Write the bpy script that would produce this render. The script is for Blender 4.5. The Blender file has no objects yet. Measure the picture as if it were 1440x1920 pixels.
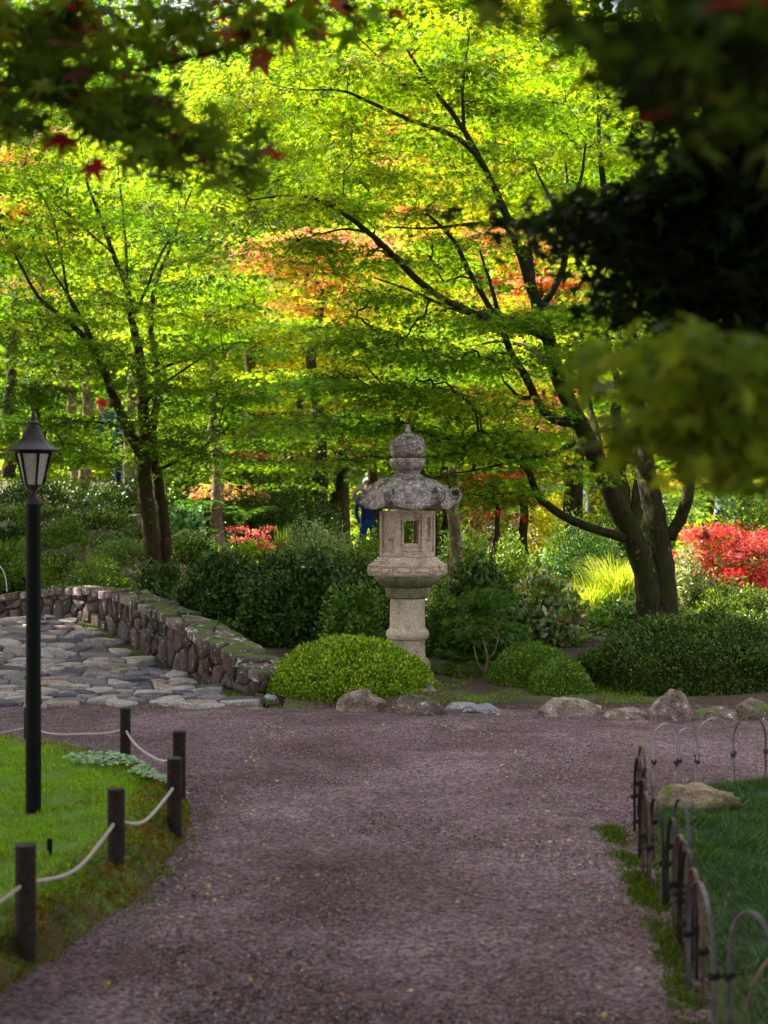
import bpy, bmesh, math, random
import numpy as np
from mathutils import Vector, noise as mn

# ------------------------------------------------------------------ camera, world, sun, exposure
sc = bpy.context.scene
COL = sc.collection
FPX = 2667.0
CAMZ = 1.6
cd = bpy.data.cameras.new('camera'); cam = bpy.data.objects.new('camera', cd); COL.objects.link(cam)
cam.location = (0, 0, CAMZ); cam.rotation_euler = (math.radians(90), 0, 0)
cd.sensor_fit = 'VERTICAL'; cd.sensor_height = 36; cd.lens = 50
cd.clip_start = 0.05; cd.clip_end = 600
cd.dof.use_dof = True; cd.dof.focus_distance = 13.2; cd.dof.aperture_fstop = 3.2
sc.camera = cam
SUN_EL, SUN_AZ = math.radians(44), math.radians(-62)      # azimuth from +Y towards +X
w = bpy.data.worlds.new('World'); sc.world = w; w.use_nodes = True
nt = w.node_tree; nt.nodes.clear()
sky = nt.nodes.new('ShaderNodeTexSky'); sky.sky_type = 'NISHITA'; sky.sun_disc = False
sky.sun_elevation = SUN_EL; sky.sun_rotation = SUN_AZ; sky.dust_density = 3.0; sky.ozone_density = 0.6
bg = nt.nodes.new('ShaderNodeBackground'); bg.inputs[1].default_value = 0.15
wo = nt.nodes.new('ShaderNodeOutputWorld')
hs = nt.nodes.new('ShaderNodeHueSaturation'); hs.inputs['Saturation'].default_value = .32      # thin cloud: a paler sky
nt.links.new(sky.outputs[0], hs.inputs['Color']); nt.links.new(hs.outputs[0], bg.inputs[0]); nt.links.new(bg.outputs[0], wo.inputs[0])
sl = bpy.data.lights.new('sun', 'SUN'); sun = bpy.data.objects.new('sun', sl); COL.objects.link(sun)
sl.energy = 5.0; sl.angle = math.radians(0.6); sl.color = (1.0, .93, .8)
sdir = Vector((math.sin(SUN_AZ)*math.cos(SUN_EL), math.cos(SUN_AZ)*math.cos(SUN_EL), math.sin(SUN_EL)))
sun.rotation_euler = sdir.to_track_quat('Z', 'Y').to_euler()
sun.location = (-10, 20, 20)
sc.view_settings.view_transform = 'Standard'; sc.view_settings.look = 'None'
sc.view_settings.exposure = 2.15; sc.view_settings.gamma = 1.0
sc.view_settings.use_curve_mapping = False
sc.render.engine = 'CYCLES'
cy = sc.cycles
cy.max_bounces = 6; cy.diffuse_bounces = 3; cy.glossy_bounces = 2; cy.transmission_bounces = 4
cy.transparent_max_bounces = 4; cy.caustics_reflective = False; cy.caustics_refractive = False
cy.use_denoising = True; cy.sample_clamp_indirect = 6

# ------------------------------------------------------------------ helpers
R = np.random.RandomState(7)
random.seed(7)
def P(px, py, Y):
    return Vector(((px-720)/FPX*Y, Y, CAMZ-(py-960)/FPX*Y))
def sm(a, b, x):
    t = np.clip((np.asarray(x, float)-a)/(b-a), 0, 1); return t*t*(3-2*t)
def link(o, parent=None):
    COL.objects.link(o)
    if parent is not None: o.parent = parent
    return o
def tag(o, label=None, cat=None, group=None, kind=None):
    if label: o['label'] = label
    if cat: o['category'] = cat
    if group: o['group'] = group
    if kind: o['kind'] = kind
    return o
def thing(name, label, cat, loc=(0, 0, 0), group=None, rz=0):
    o = bpy.data.objects.new(name, None); o.empty_display_size = .1
    COL.objects.link(o); o.location = loc; o.rotation_euler = (0, 0, rz)
    return tag(o, label, cat, group)
def meshdata(name, V, F, mat=None, smooth=False):
    me = bpy.data.meshes.new(name)
    me.from_pydata([tuple(v) for v in V], [], F); me.update()
    if mat: me.materials.append(mat)
    if smooth: me.polygons.foreach_set('use_smooth', [True]*len(me.polygons))
    return me
def mobj(name, V, F, mat, parent=None, smooth=False, loc=None):
    o = bpy.data.objects.new(name, meshdata(name, V, F, mat, smooth))
    link(o, parent)
    if loc is not None: o.location = loc
    return o
def np_mesh(name, V, F, mat, parent=None, tint=None, smooth=False, off=None):
    """V (n,3), F (m,k) arrays"""
    V = np.asarray(V, np.float32)
    if off is not None: V = V-np.asarray(off, np.float32)
    F = np.asarray(F, np.int32)
    me = bpy.data.meshes.new(name)
    m, k = F.shape
    me.vertices.add(len(V)); me.vertices.foreach_set('co', V.ravel())
    me.loops.add(m*k); me.loops.foreach_set('vertex_index', F.ravel())
    me.polygons.add(m); me.polygons.foreach_set('loop_start', np.arange(0, m*k, k, dtype=np.int32))
    if tint is not None:
        a = me.attributes.new('tint', 'FLOAT_VECTOR', 'FACE')
        a.data.foreach_set('vector', np.asarray(tint, np.float32).ravel())
    me.materials.append(mat)
    me.update(calc_edges=True)
    if smooth: me.polygons.foreach_set('use_smooth', np.ones(m, bool))
    o = bpy.data.objects.new(name, me); link(o, parent)
    return o
class MB:
    """collects shapes, builds ONE mesh"""
    def __init__(s): s.V = []; s.F = []
    def add(s, V, F):
        n = len(s.V); s.V += [tuple(v) for v in V]; s.F += [tuple(i+n for i in f) for f in F]
    def box(s, c, d, rz=0, bev=0):
        bm = bmesh.new(); bmesh.ops.create_cube(bm, size=1)
        for v in bm.verts: v.co = Vector((v.co.x*d[0], v.co.y*d[1], v.co.z*d[2]))
        if bev: bmesh.ops.bevel(bm, geom=bm.edges[:], offset=bev, segments=2, affect='EDGES')
        ca, sa = math.cos(rz), math.sin(rz)
        V = [(c[0]+v.co.x*ca-v.co.y*sa, c[1]+v.co.x*sa+v.co.y*ca, c[2]+v.co.z) for v in bm.verts]
        s.add(V, [[v.index for v in f.verts] for f in bm.faces]); bm.free()
    def lathe(s, prof, n=32, c=(0, 0, 0), rot=0, sq=None):
        V = []; F = []
        for (r, z) in prof:
            for i in range(n):
                a = rot+2*math.pi*i/n
                rr = r*(sq(a, z) if sq else 1)
                V.append((c[0]+rr*math.cos(a), c[1]+rr*math.sin(a), c[2]+z))
        m = len(prof)
        for j in range(m-1):
            for i in range(n):
                F.append((j*n+i, j*n+(i+1) % n, (j+1)*n+(i+1) % n, (j+1)*n+i))
        F.append(tuple(range(n))[::-1]); F.append(tuple((m-1)*n+i for i in range(n)))
        s.add(V, F)
    def tube(s, pts, rads, n=8, flat=None):
        pts = [Vector(p) for p in pts]
        if not hasattr(rads, '__len__'): rads = [rads]*len(pts)
        up = Vector((0, 0, 1)); V = []; F = []
        prev = None
        for i, p in enumerate(pts):
            t = (pts[min(i+1, len(pts)-1)]-pts[max(i-1, 0)]).normalized()
            if prev is None:
                a = t.orthogonal().normalized() if flat is None else (Vector(flat)-t*t.dot(Vector(flat))).normalized()
            else:
                a = (prev-t*t.dot(prev)).normalized()
            prev = a; b = t.cross(a)
            for k in range(n):
                th = 2*math.pi*k/n
                V.append(p+(a*math.cos(th)+b*math.sin(th))*rads[i])
        for i in range(len(pts)-1):
            for k in range(n):
                F.append((i*n+k, i*n+(k+1) % n, (i+1)*n+(k+1) % n, (i+1)*n+k))
        F.append(tuple(range(n))[::-1]); F.append(tuple((len(pts)-1)*n+k for k in range(n)))
        s.add(V, F)
    def build(s, name, mat, parent=None, smooth=False, off=None):
        V = s.V if off is None else [(v[0]-off[0], v[1]-off[1], v[2]-off[2]) for v in s.V]
        return mobj(name, V, s.F, mat, parent, smooth)
def catmull(pts, n=6):
    """pts: list of tuples (any dim), returns smoothed list"""
    A = np.array(pts, float); A = np.vstack([2*A[0]-A[1], A, 2*A[-1]-A[-2]]); out = []
    for i in range(1, len(A)-2):
        for k in range(n):
            t = k/n
            out.append(.5*((2*A[i])+(-A[i-1]+A[i+1])*t+(2*A[i-1]-5*A[i]+4*A[i+1]-A[i+2])*t*t+(-A[i-1]+3*A[i]-3*A[i+1]+A[i+2])*t**3))
    out.append(A[-2]); return np.array(out)
def auto_smooth(o, ang=35):
    me = o.data
    try: me.set_sharp_from_angle(angle=math.radians(ang))
    except Exception: pass
    me.polygons.foreach_set('use_smooth', [True]*len(me.polygons))

# ------------------------------------------------------------------ materials
def newmat(name):
    m = bpy.data.materials.new(name); m.use_nodes = True
    t = m.node_tree; b = t.nodes['Principled BSDF']
    return m, t, b
def N(t, typ, **kw):
    n = t.nodes.new(typ)
    for k, v in kw.items():
        if k in n.inputs.keys() if hasattr(n.inputs, 'keys') else False: n.inputs[k].default_value = v
        else: setattr(n, k, v)
    return n
def ramp(t, src, stops):
    r = t.nodes.new('ShaderNodeValToRGB'); cr = r.color_ramp
    while len(cr.elements) < len(stops): cr.elements.new(.5)
    for e, (p, c) in zip(cr.elements, stops):
        e.position = p; e.color = (*c, 1) if len(c) == 3 else c
    t.links.new(src, r.inputs[0]); return r
def noise_n(t, vec, scale, detail=4, rough=.55, dist=0):
    n = t.nodes.new('ShaderNodeTexNoise'); n.inputs['Scale'].default_value = scale
    n.inputs['Detail'].default_value = detail; n.inputs['Roughness'].default_value = rough; n.inputs['Distortion'].default_value = dist
    if vec is not None: t.links.new(vec, n.inputs['Vector'])
    return n
def vor(t, vec, scale, feat='F1'):
    n = t.nodes.new('ShaderNodeTexVoronoi'); n.inputs['Scale'].default_value = scale; n.feature = feat
    if vec is not None: t.links.new(vec, n.inputs['Vector'])
    return n
def mix(t, fac, a, b, mode='MIX'):
    n = t.nodes.new('ShaderNodeMix'); n.data_type = 'RGBA'; n.blend_type = mode
    for inp, v in ((n.inputs[0], fac), (n.inputs[6], a), (n.inputs[7], b)):
        if isinstance(v, (int, float)): inp.default_value = v
        elif isinstance(v, tuple): inp.default_value = (*v, 1)
        else: t.links.new(v, inp)
    return n.outputs[2]
def bump(t, b, h, strength=.5, dist=.01):
    n = t.nodes.new('ShaderNodeBump'); n.inputs['Strength'].default_value = strength; n.inputs['Distance'].default_value = dist
    t.links.new(h, n.inputs['Height']); t.links.new(n.outputs[0], b.inputs['Normal']); return n
def geo(t): return t.nodes.new('ShaderNodeNewGeometry')
def tcobj(t): return t.nodes.new('ShaderNodeTexCoord').outputs['Object']
def mth(t, op, a, b=None, clamp=False):
    n = t.nodes.new('ShaderNodeMath'); n.operation = op; n.use_clamp = clamp
    for i, v in enumerate((a, b)):
        if v is None: continue
        if isinstance(v, (int, float)): n.inputs[i].default_value = v
        else: t.links.new(v, n.inputs[i])
    return n.outputs[0]

def leafmat(name, trans=.5, gain=(1.65, 1.55, .6), rough=.5, spec=.12):
    m, t, b = newmat(name)
    a = t.nodes.new('ShaderNodeAttribute'); a.attribute_name = 'tint'
    b.inputs['Roughness'].default_value = rough; b.inputs['Specular IOR Level'].default_value = spec
    t.links.new(a.outputs['Color'], b.inputs['Base Color'])
    tr = t.nodes.new('ShaderNodeBsdfTranslucent')
    t.links.new(mix(t, 1.0, a.outputs['Color'], gain, 'MULTIPLY'), tr.inputs[0])
    ms = t.nodes.new('ShaderNodeMixShader'); ms.inputs[0].default_value = trans
    t.links.new(b.outputs[0], ms.inputs[1]); t.links.new(tr.outputs[0], ms.inputs[2])
    t.links.new(ms.outputs[0], t.nodes['Material Output'].inputs[0])
    return m
M = {}
M['leaf'] = leafmat('maple_leaf')
M['leaf_glossy'] = leafmat('glossy_leaf', .25, rough=.38, spec=.3)
M['grass'] = leafmat('grass_blade', .35, spec=.08)

def barkmat(name, c1, c2, moss, mossamt, lichen=None, la=.68):
    m, t, b = newmat(name); o = tcobj(t)
    mp = t.nodes.new('ShaderNodeMapping'); mp.inputs['Scale'].default_value = (1, 1, .35); t.links.new(o, mp.inputs[0])
    n = noise_n(t, mp.outputs[0], 22, 6, .65)
    col = ramp(t, n.outputs[0], [(.3, c1), (.7, c2)]).outputs[0]
    n2 = noise_n(t, o, 5, 5, .6)
    col = mix(t, ramp(t, n2.outputs[0], [(1-mossamt-.1, (0, 0, 0)), (1-mossamt+.05, (1, 1, 1))]).outputs[0], col, moss)
    if lichen:
        n3 = noise_n(t, o, 14, 3, .6)
        col = mix(t, ramp(t, n3.outputs[0], [(la, (0, 0, 0)), (la+.03, (1, 1, 1))]).outputs[0], col, lichen)
    t.links.new(col, b.inputs['Base Color']); b.inputs['Roughness'].default_value = .95; b.inputs['Specular IOR Level'].default_value = .1
    bump(t, b, n.outputs[0], 1.0, .04); return m
M['bark_dark'] = barkmat('dark_mossy_bark', (.01, .007, .005), (.07, .047, .034), (.03, .038, .006), .46, (.16, .15, .12), .66)
M['bark_brown'] = barkmat('brown_bark', (.03, .017, .012), (.1, .055, .038), (.05, .06, .01), .42, (.22, .2, .17), .66)
M['bark_pale'] = barkmat('pale_lichen_bark', (.12, .075, .05), (.36, .25, .17), (.1, .095, .02), .34, (.36, .33, .28), .6)

def stonemat(name, cols, mossc=(.07, .1, .015), moss=.0, lichen=.0, scale=1.0, rough=.85, bs=.6, nw=1.3, rw=.75, fs=75):
    m, t, b = newmat(name); o = tcobj(t); g = geo(t)
    oi = t.nodes.new('ShaderNodeObjectInfo')
    add = t.nodes.new('ShaderNodeVectorMath'); add.operation = 'ADD'
    sc_ = t.nodes.new('ShaderNodeVectorMath'); sc_.operation = 'SCALE'; sc_.inputs['Scale'].default_value = 50
    cmb = t.nodes.new('ShaderNodeCombineXYZ'); t.links.new(oi.outputs['Random'], cmb.inputs[0]); t.links.new(oi.outputs['Random'], cmb.inputs[1])
    t.links.new(cmb.outputs[0], sc_.inputs[0]); t.links.new(o, add.inputs[0]); t.links.new(sc_.outputs[0], add.inputs[1])
    v = add.outputs[0]; b.inputs['Specular IOR Level'].default_value = .25
    n = noise_n(t, v, 9*scale, 8, .7)
    f = noise_n(t, v, fs, 3, .7)
    k = len(cols)
    pick = mth(t, 'ADD', mth(t, 'MULTIPLY', n.outputs[0], nw), mth(t, 'ADD', mth(t, 'MULTIPLY', oi.outputs['Random'], rw), .5-nw/2-rw/2))
    col = ramp(t, pick, [(.18+.64*i/(max(1, k-1)), c) for i, c in enumerate(cols)]).outputs[0]
    col = mix(t, .8, col, ramp(t, f.outputs[0], [(.36, (.2, .2, .2)), (.64, (.85, .85, .85))]).outputs[0], 'OVERLAY')
    if lichen:
        n3 = noise_n(t, v, 18*scale, 4, .65)
        col = mix(t, ramp(t, n3.outputs[0], [(.68-lichen*.25, (0, 0, 0)), (.72-lichen*.25, (1, 1, 1))]).outputs[0], col, (.55, .53, .5))
    if moss:
        n2 = noise_n(t, v, 6*scale, 5, .65)
        sx = t.nodes.new('ShaderNodeSeparateXYZ'); t.links.new(g.outputs['Normal'], sx.inputs[0])
        fac = mth(t, 'ADD', n2.outputs[0], mth(t, 'MULTIPLY', sx.outputs[2], .16))
        col = mix(t, ramp(t, fac, [(.8-moss*.4, (0, 0, 0)), (.86-moss*.4, (1, 1, 1))]).outputs[0], col, mossc)
    t.links.new(col, b.inputs['Base Color']); b.inputs['Roughness'].default_value = rough
    h = mth(t, 'ADD', n.outputs[0], mth(t, 'MULTIPLY', f.outputs[0], .25))
    bump(t, b, h, bs, .012/scale); return m
M['granite'] = stonemat('lantern_granite', [(.3, .2, .16), (.55, .41, .335), (.66, .52, .45)], moss=.3, mossc=(.09, .1, .03), scale=1, nw=1.6, rw=.1, fs=90)
M['granite_roof'] = stonemat('weathered_roof_granite', [(.1, .076, .074), (.24, .185, .18), (.42, .35, .33)], moss=.38, lichen=.38, mossc=(.07, .1, .015), scale=2, nw=2.2, rw=.1, fs=90)
M['granite_green'] = stonemat('algae_granite', [(.12, .11, .06), (.2, .18, .1), (.26, .23, .15)], moss=.5, mossc=(.08, .1, .025), scale=1, nw=2, rw=.1, fs=90)
M['boulder'] = stonemat('brown_boulder', [(.07, .048, .04), (.17, .12, .1), (.28, .215, .18)], moss=.3, lichen=.2, nw=1.9, rw=.4)
M['boulder_mossy'] = stonemat('mossy_boulder', [(.12, .08, .05), (.26, .19, .13)], moss=.36, mossc=(.1, .12, .012), nw=1.8, rw=.1)
M['slab'] = stonemat('blue_grey_slab', [(.14, .13, .16), (.24, .22, .25), (.3, .26, .25)], moss=.15)
M['paver'] = stonemat('paving_stone', [(.07, .06, .075), (.15, .13, .16), (.19, .14, .135), (.12, .11, .135), (.34, .22, .17), (.2, .165, .175), (.33, .28, .265)], moss=.16, lichen=.12, nw=.8, rw=1.25)
M['wallstone'] = stonemat('dark_wall_stone', [(.03, .02, .018), (.075, .045, .036), (.13, .08, .065), (.06, .05, .055)], moss=.4, lichen=.18)
M['capstone'] = stonemat('lichened_cap_stone', [(.05, .034, .03), (.12, .08, .07), (.2, .145, .13)], moss=.44, lichen=.36, nw=1.6, rw=.9)
M['mortar'] = stonemat('mossy_mortar', [(.03, .025, .02), (.06, .05, .04)], moss=.55, mossc=(.06, .08, .012))

def simple(name, c, rough=.6, metal=0, nz=None, bs=.2, var=.3, spec=.2):
    m, t, b = newmat(name); o = tcobj(t)
    n = noise_n(t, o, nz or 30, 5, .6)
    c2 = tuple(min(1, x*(1+var)) for x in c); c1 = tuple(x*(1-var) for x in c)
    t.links.new(ramp(t, n.outputs[0], [(.35, c1), (.65, c2)]).outputs[0], b.inputs['Base Color'])
    b.inputs['Roughness'].default_value = rough; b.inputs['Metallic'].default_value = metal; b.inputs['Specular IOR Level'].default_value = spec
    bump(t, b, n.outputs[0], bs, .004); return m
M['black_metal'] = simple('black_painted_metal', (.004, .005, .005), .6, spec=.1)
M['lamp_roof'] = simple('dull_brown_metal', (.05, .038, .045), .55, .2)
M['post_wood'] = simple('dark_stained_timber', (.022, .013, .01), .85, nz=40, bs=.5, var=.5)
M['post_top'] = simple('weathered_timber_end', (.045, .033, .03), .85, nz=60, bs=.6)
M['rope'] = simple('pale_hemp_rope', (.45, .38, .33), .9, nz=200, bs=.8)
M['cord'] = simple('black_cord', (.015, .013, .012), .9)
M['bamboo_grey'] = simple('weathered_grey_bamboo', (.09, .068, .078), .5, nz=15, var=.35)
M['bamboo_pale'] = simple('pale_grey_bamboo', (.24, .2, .23), .5, nz=15, var=.35)
M['bamboo_tan'] = simple('tan_split_bamboo', (.095, .055, .042), .5, nz=15, var=.4)
M['bamboo_dark'] = simple('dark_split_bamboo', (.025, .014, .012), .55, nz=15, var=.4)
M['white'] = simple('white_plastic', (.7, .7, .7), .4)
M['grey_box'] = simple('grey_box', (.22, .23, .25), .5)
M['skin'] = simple('skin', (.5, .25, .18), .6, var=.1)
M['navy'] = simple('navy_cloth', (.01, .02, .12), .9)
M['jeans'] = simple('bright_blue_denim', (.01, .05, .24), .9)
M['blue'] = simple('blue_work_cloth', (.01, .07, .5), .85)
M['palecloth'] = simple('pale_cloth', (.5, .6, .7), .9)
M['redcloth'] = simple('red_cloth', (.5, .03, .03), .9)
M['hair'] = simple('grey_hair', (.4, .38, .36), .9)
M['hair_dark'] = simple('dark_hair', (.03, .02, .015), .9)
m, t, b = newmat('frosted_lamp_glass'); o = tcobj(t)
n = noise_n(t, o, 60, 3); b.inputs['Base Color'].default_value = (.75, .68, .66, 1)
t.links.new(ramp(t, n.outputs[0], [(.3, (.5, .42, .36)), (.7, (.8, .74, .72))]).outputs[0], b.inputs['Base Color'])
b.inputs['Roughness'].default_value = .35; b.inputs['Transmission Weight'].default_value = .35; M['glass'] = m
m, t, b = newmat('yellow_diffuser'); b.inputs['Base Color'].default_value = (.35, .28, .12, 1); b.inputs['Roughness'].default_value = .5; M['diffuser'] = m

# ground materials
m, t, b = newmat('gravel'); g = geo(t); pos = g.outputs['Position']
big = noise_n(t, pos, .9, 5, .6, .3); mid = noise_n(t, pos, 6, 5, .65); v1 = vor(t, pos, 78); v2 = vor(t, pos, 120); fin = noise_n(t, pos, 260, 2)
c = ramp(t, big.outputs[0], [(.3, (.09, .055, .05)), (.5, (.15, .105, .108)), (.68, (.215, .16, .17))]).outputs[0]
c = mix(t, .5, c, ramp(t, mid.outputs[0], [(.3, (.28, .25, .24)), (.7, (.72, .7, .75))]).outputs[0], 'OVERLAY')
sp = t.nodes.new('ShaderNodeSeparateColor'); t.links.new(v1.outputs['Color'], sp.inputs[0])
c = mix(t, .85, c, ramp(t, sp.outputs[0], [(0, (.1, .07, .06)), (.35, (.36, .32, .33)), (.75, (.62, .6, .66)), (1, (1, .93, .9))]).outputs[0], 'OVERLAY')
t.links.new(c, b.inputs['Base Color']); b.inputs['Roughness'].default_value = .9; b.inputs['Specular IOR Level'].default_value = .12
bump(t, b, mth(t, 'ADD', mth(t, 'MULTIPLY', v1.outputs['Distance'], -1.0), mth(t, 'MULTIPLY', v2.outputs['Distance'], -.5)), .9, .012); M['gravel'] = m
M['pebble'] = leafmat('pebble', .0, rough=.9, spec=.1)

m, t, b = newmat('garden_soil'); g = geo(t); pos = g.outputs['Position']
sx = t.nodes.new('ShaderNodeSeparateXYZ'); t.links.new(pos, sx.inputs[0])
n1 = noise_n(t, pos, 1.6, 6, .65); n2 = noise_n(t, pos, 40, 4, .7)
c = ramp(t, n2.outputs[0], [(.3, (.03, .018, .012)), (.6, (.085, .05, .035)), (.75, (.16, .09, .05))]).outputs[0]
mossy = ramp(t, n2.outputs[0], [(.3, (.03, .05, .008)), (.7, (.12, .17, .02))]).outputs[0]
c = mix(t, ramp(t, n1.outputs[0], [(.5, (0, 0, 0)), (.6, (1, 1, 1))]).outputs[0], c, mossy)
far = ramp(t, mth(t, 'MULTIPLY', mth(t, 'SUBTRACT', sx.outputs[1], 25.0), .15, True), [(0, (0, 0, 0)), (1, (1, 1, 1))]).outputs[0]
c = mix(t, far, c, ramp(t, n1.outputs[0], [(.3, (.06, .1, .01)), (.7, (.2, .27, .02))]).outputs[0])
t.links.new(c, b.inputs['Base Color']); b.inputs['Roughness'].default_value = .95
bump(t, b, n2.outputs[0], .8, .03); M['soil'] = m

def lawnmat(name, ca, cb, rust):
    m, t, b = newmat(name); g = geo(t); pos = g.outputs['Position']
    e = t.nodes.new('ShaderNodeAttribute'); e.attribute_name = 'edge'
    n1 = noise_n(t, pos, 2.2, 5, .65); n2 = noise_n(t, pos, 55, 4, .7)
    c = ramp(t, n2.outputs[0], [(.3, ca), (.7, cb)]).outputs[0]
    f = mth(t, 'ADD', n1.outputs[0], mth(t, 'MULTIPLY', e.outputs['Fac'], .28))
    c = mix(t, ramp(t, f, [(.64, (0, 0, 0)), (.76, (1, 1, 1))]).outputs[0], c, rust)
    t.links.new(c, b.inputs['Base Color']); b.inputs['Roughness'].default_value = .95
    bump(t, b, n2.outputs[0], 1, .03); return m
M['lawn'] = lawnmat('lawn_turf', (.07, .13, .008), (.17, .28, .015), (.09, .055, .015))
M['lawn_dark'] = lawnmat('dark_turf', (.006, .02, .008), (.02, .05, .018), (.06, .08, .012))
m, t, b = newmat('far_path'); b.inputs['Base Color'].default_value = (.45, .38, .4, 1); b.inputs['Roughness'].default_value = .9; M['farpath'] = m

# ------------------------------------------------------------------ terrain
WALL = [(-1.1, 12.3), (-1.55, 13.05), (-2.15, 14.1), (-2.8, 15.3), (-3.5, 16.5), (-4.5, 17.6), (-5.9, 18.6), (-7.5, 19.4)]
WC = catmull(WALL, 8)
WS = np.concatenate([[0], np.cumsum(np.linalg.norm(np.diff(WC, axis=0), axis=1))])
def wall_sd(x, y):
    """signed distance to parapet line (+ = behind/right), arclength"""
    x = np.atleast_1d(np.asarray(x, float)); y = np.atleast_1d(np.asarray(y, float))
    best = np.full(x.shape, 1e9); sg = np.zeros(x.shape); ss = np.zeros(x.shape)
    for i in range(len(WC)-1):
        a = WC[i]; d = WC[i+1]-a; L = np.hypot(*d); u = d/L
        rx, ry = x-a[0], y-a[1]
        s = rx*u[0]+ry*u[1]
        if i > 0: s = np.maximum(s, 0)
        if i < len(WC)-2: s = np.minimum(s, L)
        qx, qy = rx-s*u[0], ry-s*u[1]
        dd = np.hypot(qx, qy); cr = rx*u[1]-ry*u[0]
        k = dd < best
        best = np.where(k, dd, best); sg = np.where(k, np.sign(cr), sg); ss = np.where(k, WS[i]+s, ss)
    return best*sg, ss
def deck_z(s):
    s = np.asarray(s, float)
    z = 0
    for d in (-.25, 0, .25): z = z+np.interp(s+d, [0, 1.3, 2.4, 3.75, 4.7, 5.5, 6.5, 8, 9.5, 12], [.012, .03, .125, .265, .345, .36, .28, .05, -.05, -.05])/3
    return z
def fbm(x, y, sc_, seed=0):
    return np.array([mn.noise(Vector((a*sc_, b_*sc_, seed))) for a, b_ in zip(np.ravel(x), np.ravel(y))]).reshape(np.shape(x))
def terr(x, y):
    x = np.atleast_1d(np.asarray(x, float)); y = np.atleast_1d(np.asarray(y, float))
    right = .1*np.clip(y-12.2, 0, 2.8)+.018*np.maximum(0, y-15)
    left = .15*np.clip(y-12.4, 0, 14)+.07*np.maximum(0, y-26.4)
    k = sm(-.15, -.05, x/np.maximum(y, 5))
    h = left*(1-k)+right*k
    u, s = wall_sd(x, y)
    lim = np.where(u > 0, .72*u+.02, -.5)
    h = np.where((x < 0) & (y > 11.6) & (y < 40), np.minimum(h, np.maximum(lim, -.5)), h)
    h = h+.10*np.maximum(0, y-46)+.0012*np.maximum(0, y-46)**2
    h = np.where(y < 11.75, -.06, h)
    h = h+.03*sm(11.75, 12.0, y)
    return h
def terr1(x, y): return float(terr(x, y)[0])
xs = np.concatenate([np.linspace(-70, -9, 16)[:-1], np.linspace(-9, 9, 120), np.linspace(9, 70, 16)[1:]])
ys = np.concatenate([np.linspace(-40, 10, 14)[:-1], np.linspace(10, 30, 140), np.linspace(30, 150, 40)[1:]])
GX, GY = np.meshgrid(xs, ys)
GZ = terr(GX.ravel(), GY.ravel())
GZ = GZ+np.where(GY.ravel() > 12, 1, 0)*(.05*fbm(GX.ravel(), GY.ravel(), 1.1)+.02*fbm(GX.ravel(), GY.ravel(), 4))
nx, ny = len(xs), len(ys)
ii = (np.arange(ny-1)[:, None]*nx+np.arange(nx-1)[None, :]).ravel()
gf = np.stack([ii, ii+1, ii+nx+1, ii+nx], 1)
tag(np_mesh('ground', np.stack([GX.ravel(), GY.ravel(), GZ], 1), gf, M['soil'], smooth=True), kind='structure')

# gravel path sheet
xs = np.linspace(-14, 14, 200); ys = np.concatenate([np.linspace(-9, 3.5, 20)[:-1], np.linspace(3.5, 11.95, 170)])
GX, GY = np.meshgrid(xs, ys); x, y = GX.ravel(), GY.ravel()
GZ = .012*fbm(x, y, 1.3, 3)+.005*fbm(x, y, 6, 5)-.12*sm(11.55, 11.95, y+.14*fbm(x, y, 1.2, 9))*sm(-1.3, -.7, x)
nx, ny = len(xs), len(ys); ii = (np.arange(ny-1)[:, None]*nx+np.arange(nx-1)[None, :]).ravel()
tag(np_mesh('gravel_path', np.stack([x, y, GZ], 1), np.stack([ii, ii+1, ii+nx+1, ii+nx], 1), M['gravel'], smooth=True), kind='structure')

# lawns
LEFT = catmull([(-1.5, 3.0), (-1.32, 4.5), (-1.2, 5.1), (-1.06, 5.85), (-1.0, 6.5), (-1.02, 7.3), (-1.16, 7.95), (-1.42, 8.55), (-1.8, 9.1), (-2.4, 9.55), (-3.2, 9.85), (-4.5, 9.95)], 8)
LEFT = np.vstack([LEFT, [(-9, 9.9), (-9, 2.0), (-1.8, 2.0)]])
RIGHT = catmull([(1.0, 2.2), (1.02, 3.6), (1.05, 4.4), (1.12, 5.1), (1.16, 5.8), (1.23, 6.5), (1.3, 7.1), (1.42, 7.6), (1.65, 7.95), (2.1, 8.2), (2.8, 8.5), (4.0, 8.8)], 8)
RIGHT = np.vstack([RIGHT, [(9, 9.2), (9, 1.6), (1.1, 1.6)]])
def poly_sd(poly, x, y):
    """positive inside"""
    d = np.full(x.shape, 1e9); ins = np.zeros(x.shape, bool); n = len(poly)
    for i in range(n):
        ax, ay = poly[i]; bx, by = poly[(i+1) % n]
        dx, dy = bx-ax, by-ay; L2 = dx*dx+dy*dy+1e-12
        t_ = np.clip(((x-ax)*dx+(y-ay)*dy)/L2, 0, 1)
        d = np.minimum(d, np.hypot(x-ax-t_*dx, y-ay-t_*dy))
        c = ((ay > y) != (by > y)) & (x < (bx-ax)*(y-ay)/(by-ay+1e-12)+ax)
        ins ^= c
    return np.where(ins, d, -d)
def lawn_h(side, x, y):
    poly = LEFT if side < 0 else RIGHT
    sd = poly_sd(poly, x, y)+.04*fbm(x, y, 5, 2)+.015*fbm(x, y, 14, 8)
    top = .10 if side < 0 else .07
    nearbank = sm(8.0, 5.5, y) if side < 0 else 0*y
    h = top*sm(-.03, .13, sd)-.03*(1-sm(-.05, 0, sd))
    h = h+sm(0, .1, sd)*(.02*fbm(x, y, 2.5, 11)+.012*fbm(x, y, 9, 6)) + nearbank*sm(0, .06, sd)*sm(.5, .1, sd)*(.03+.09*fbm(x, y, 7, 21)+.04*fbm(x, y, 17, 22))
    return h, sd
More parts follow.
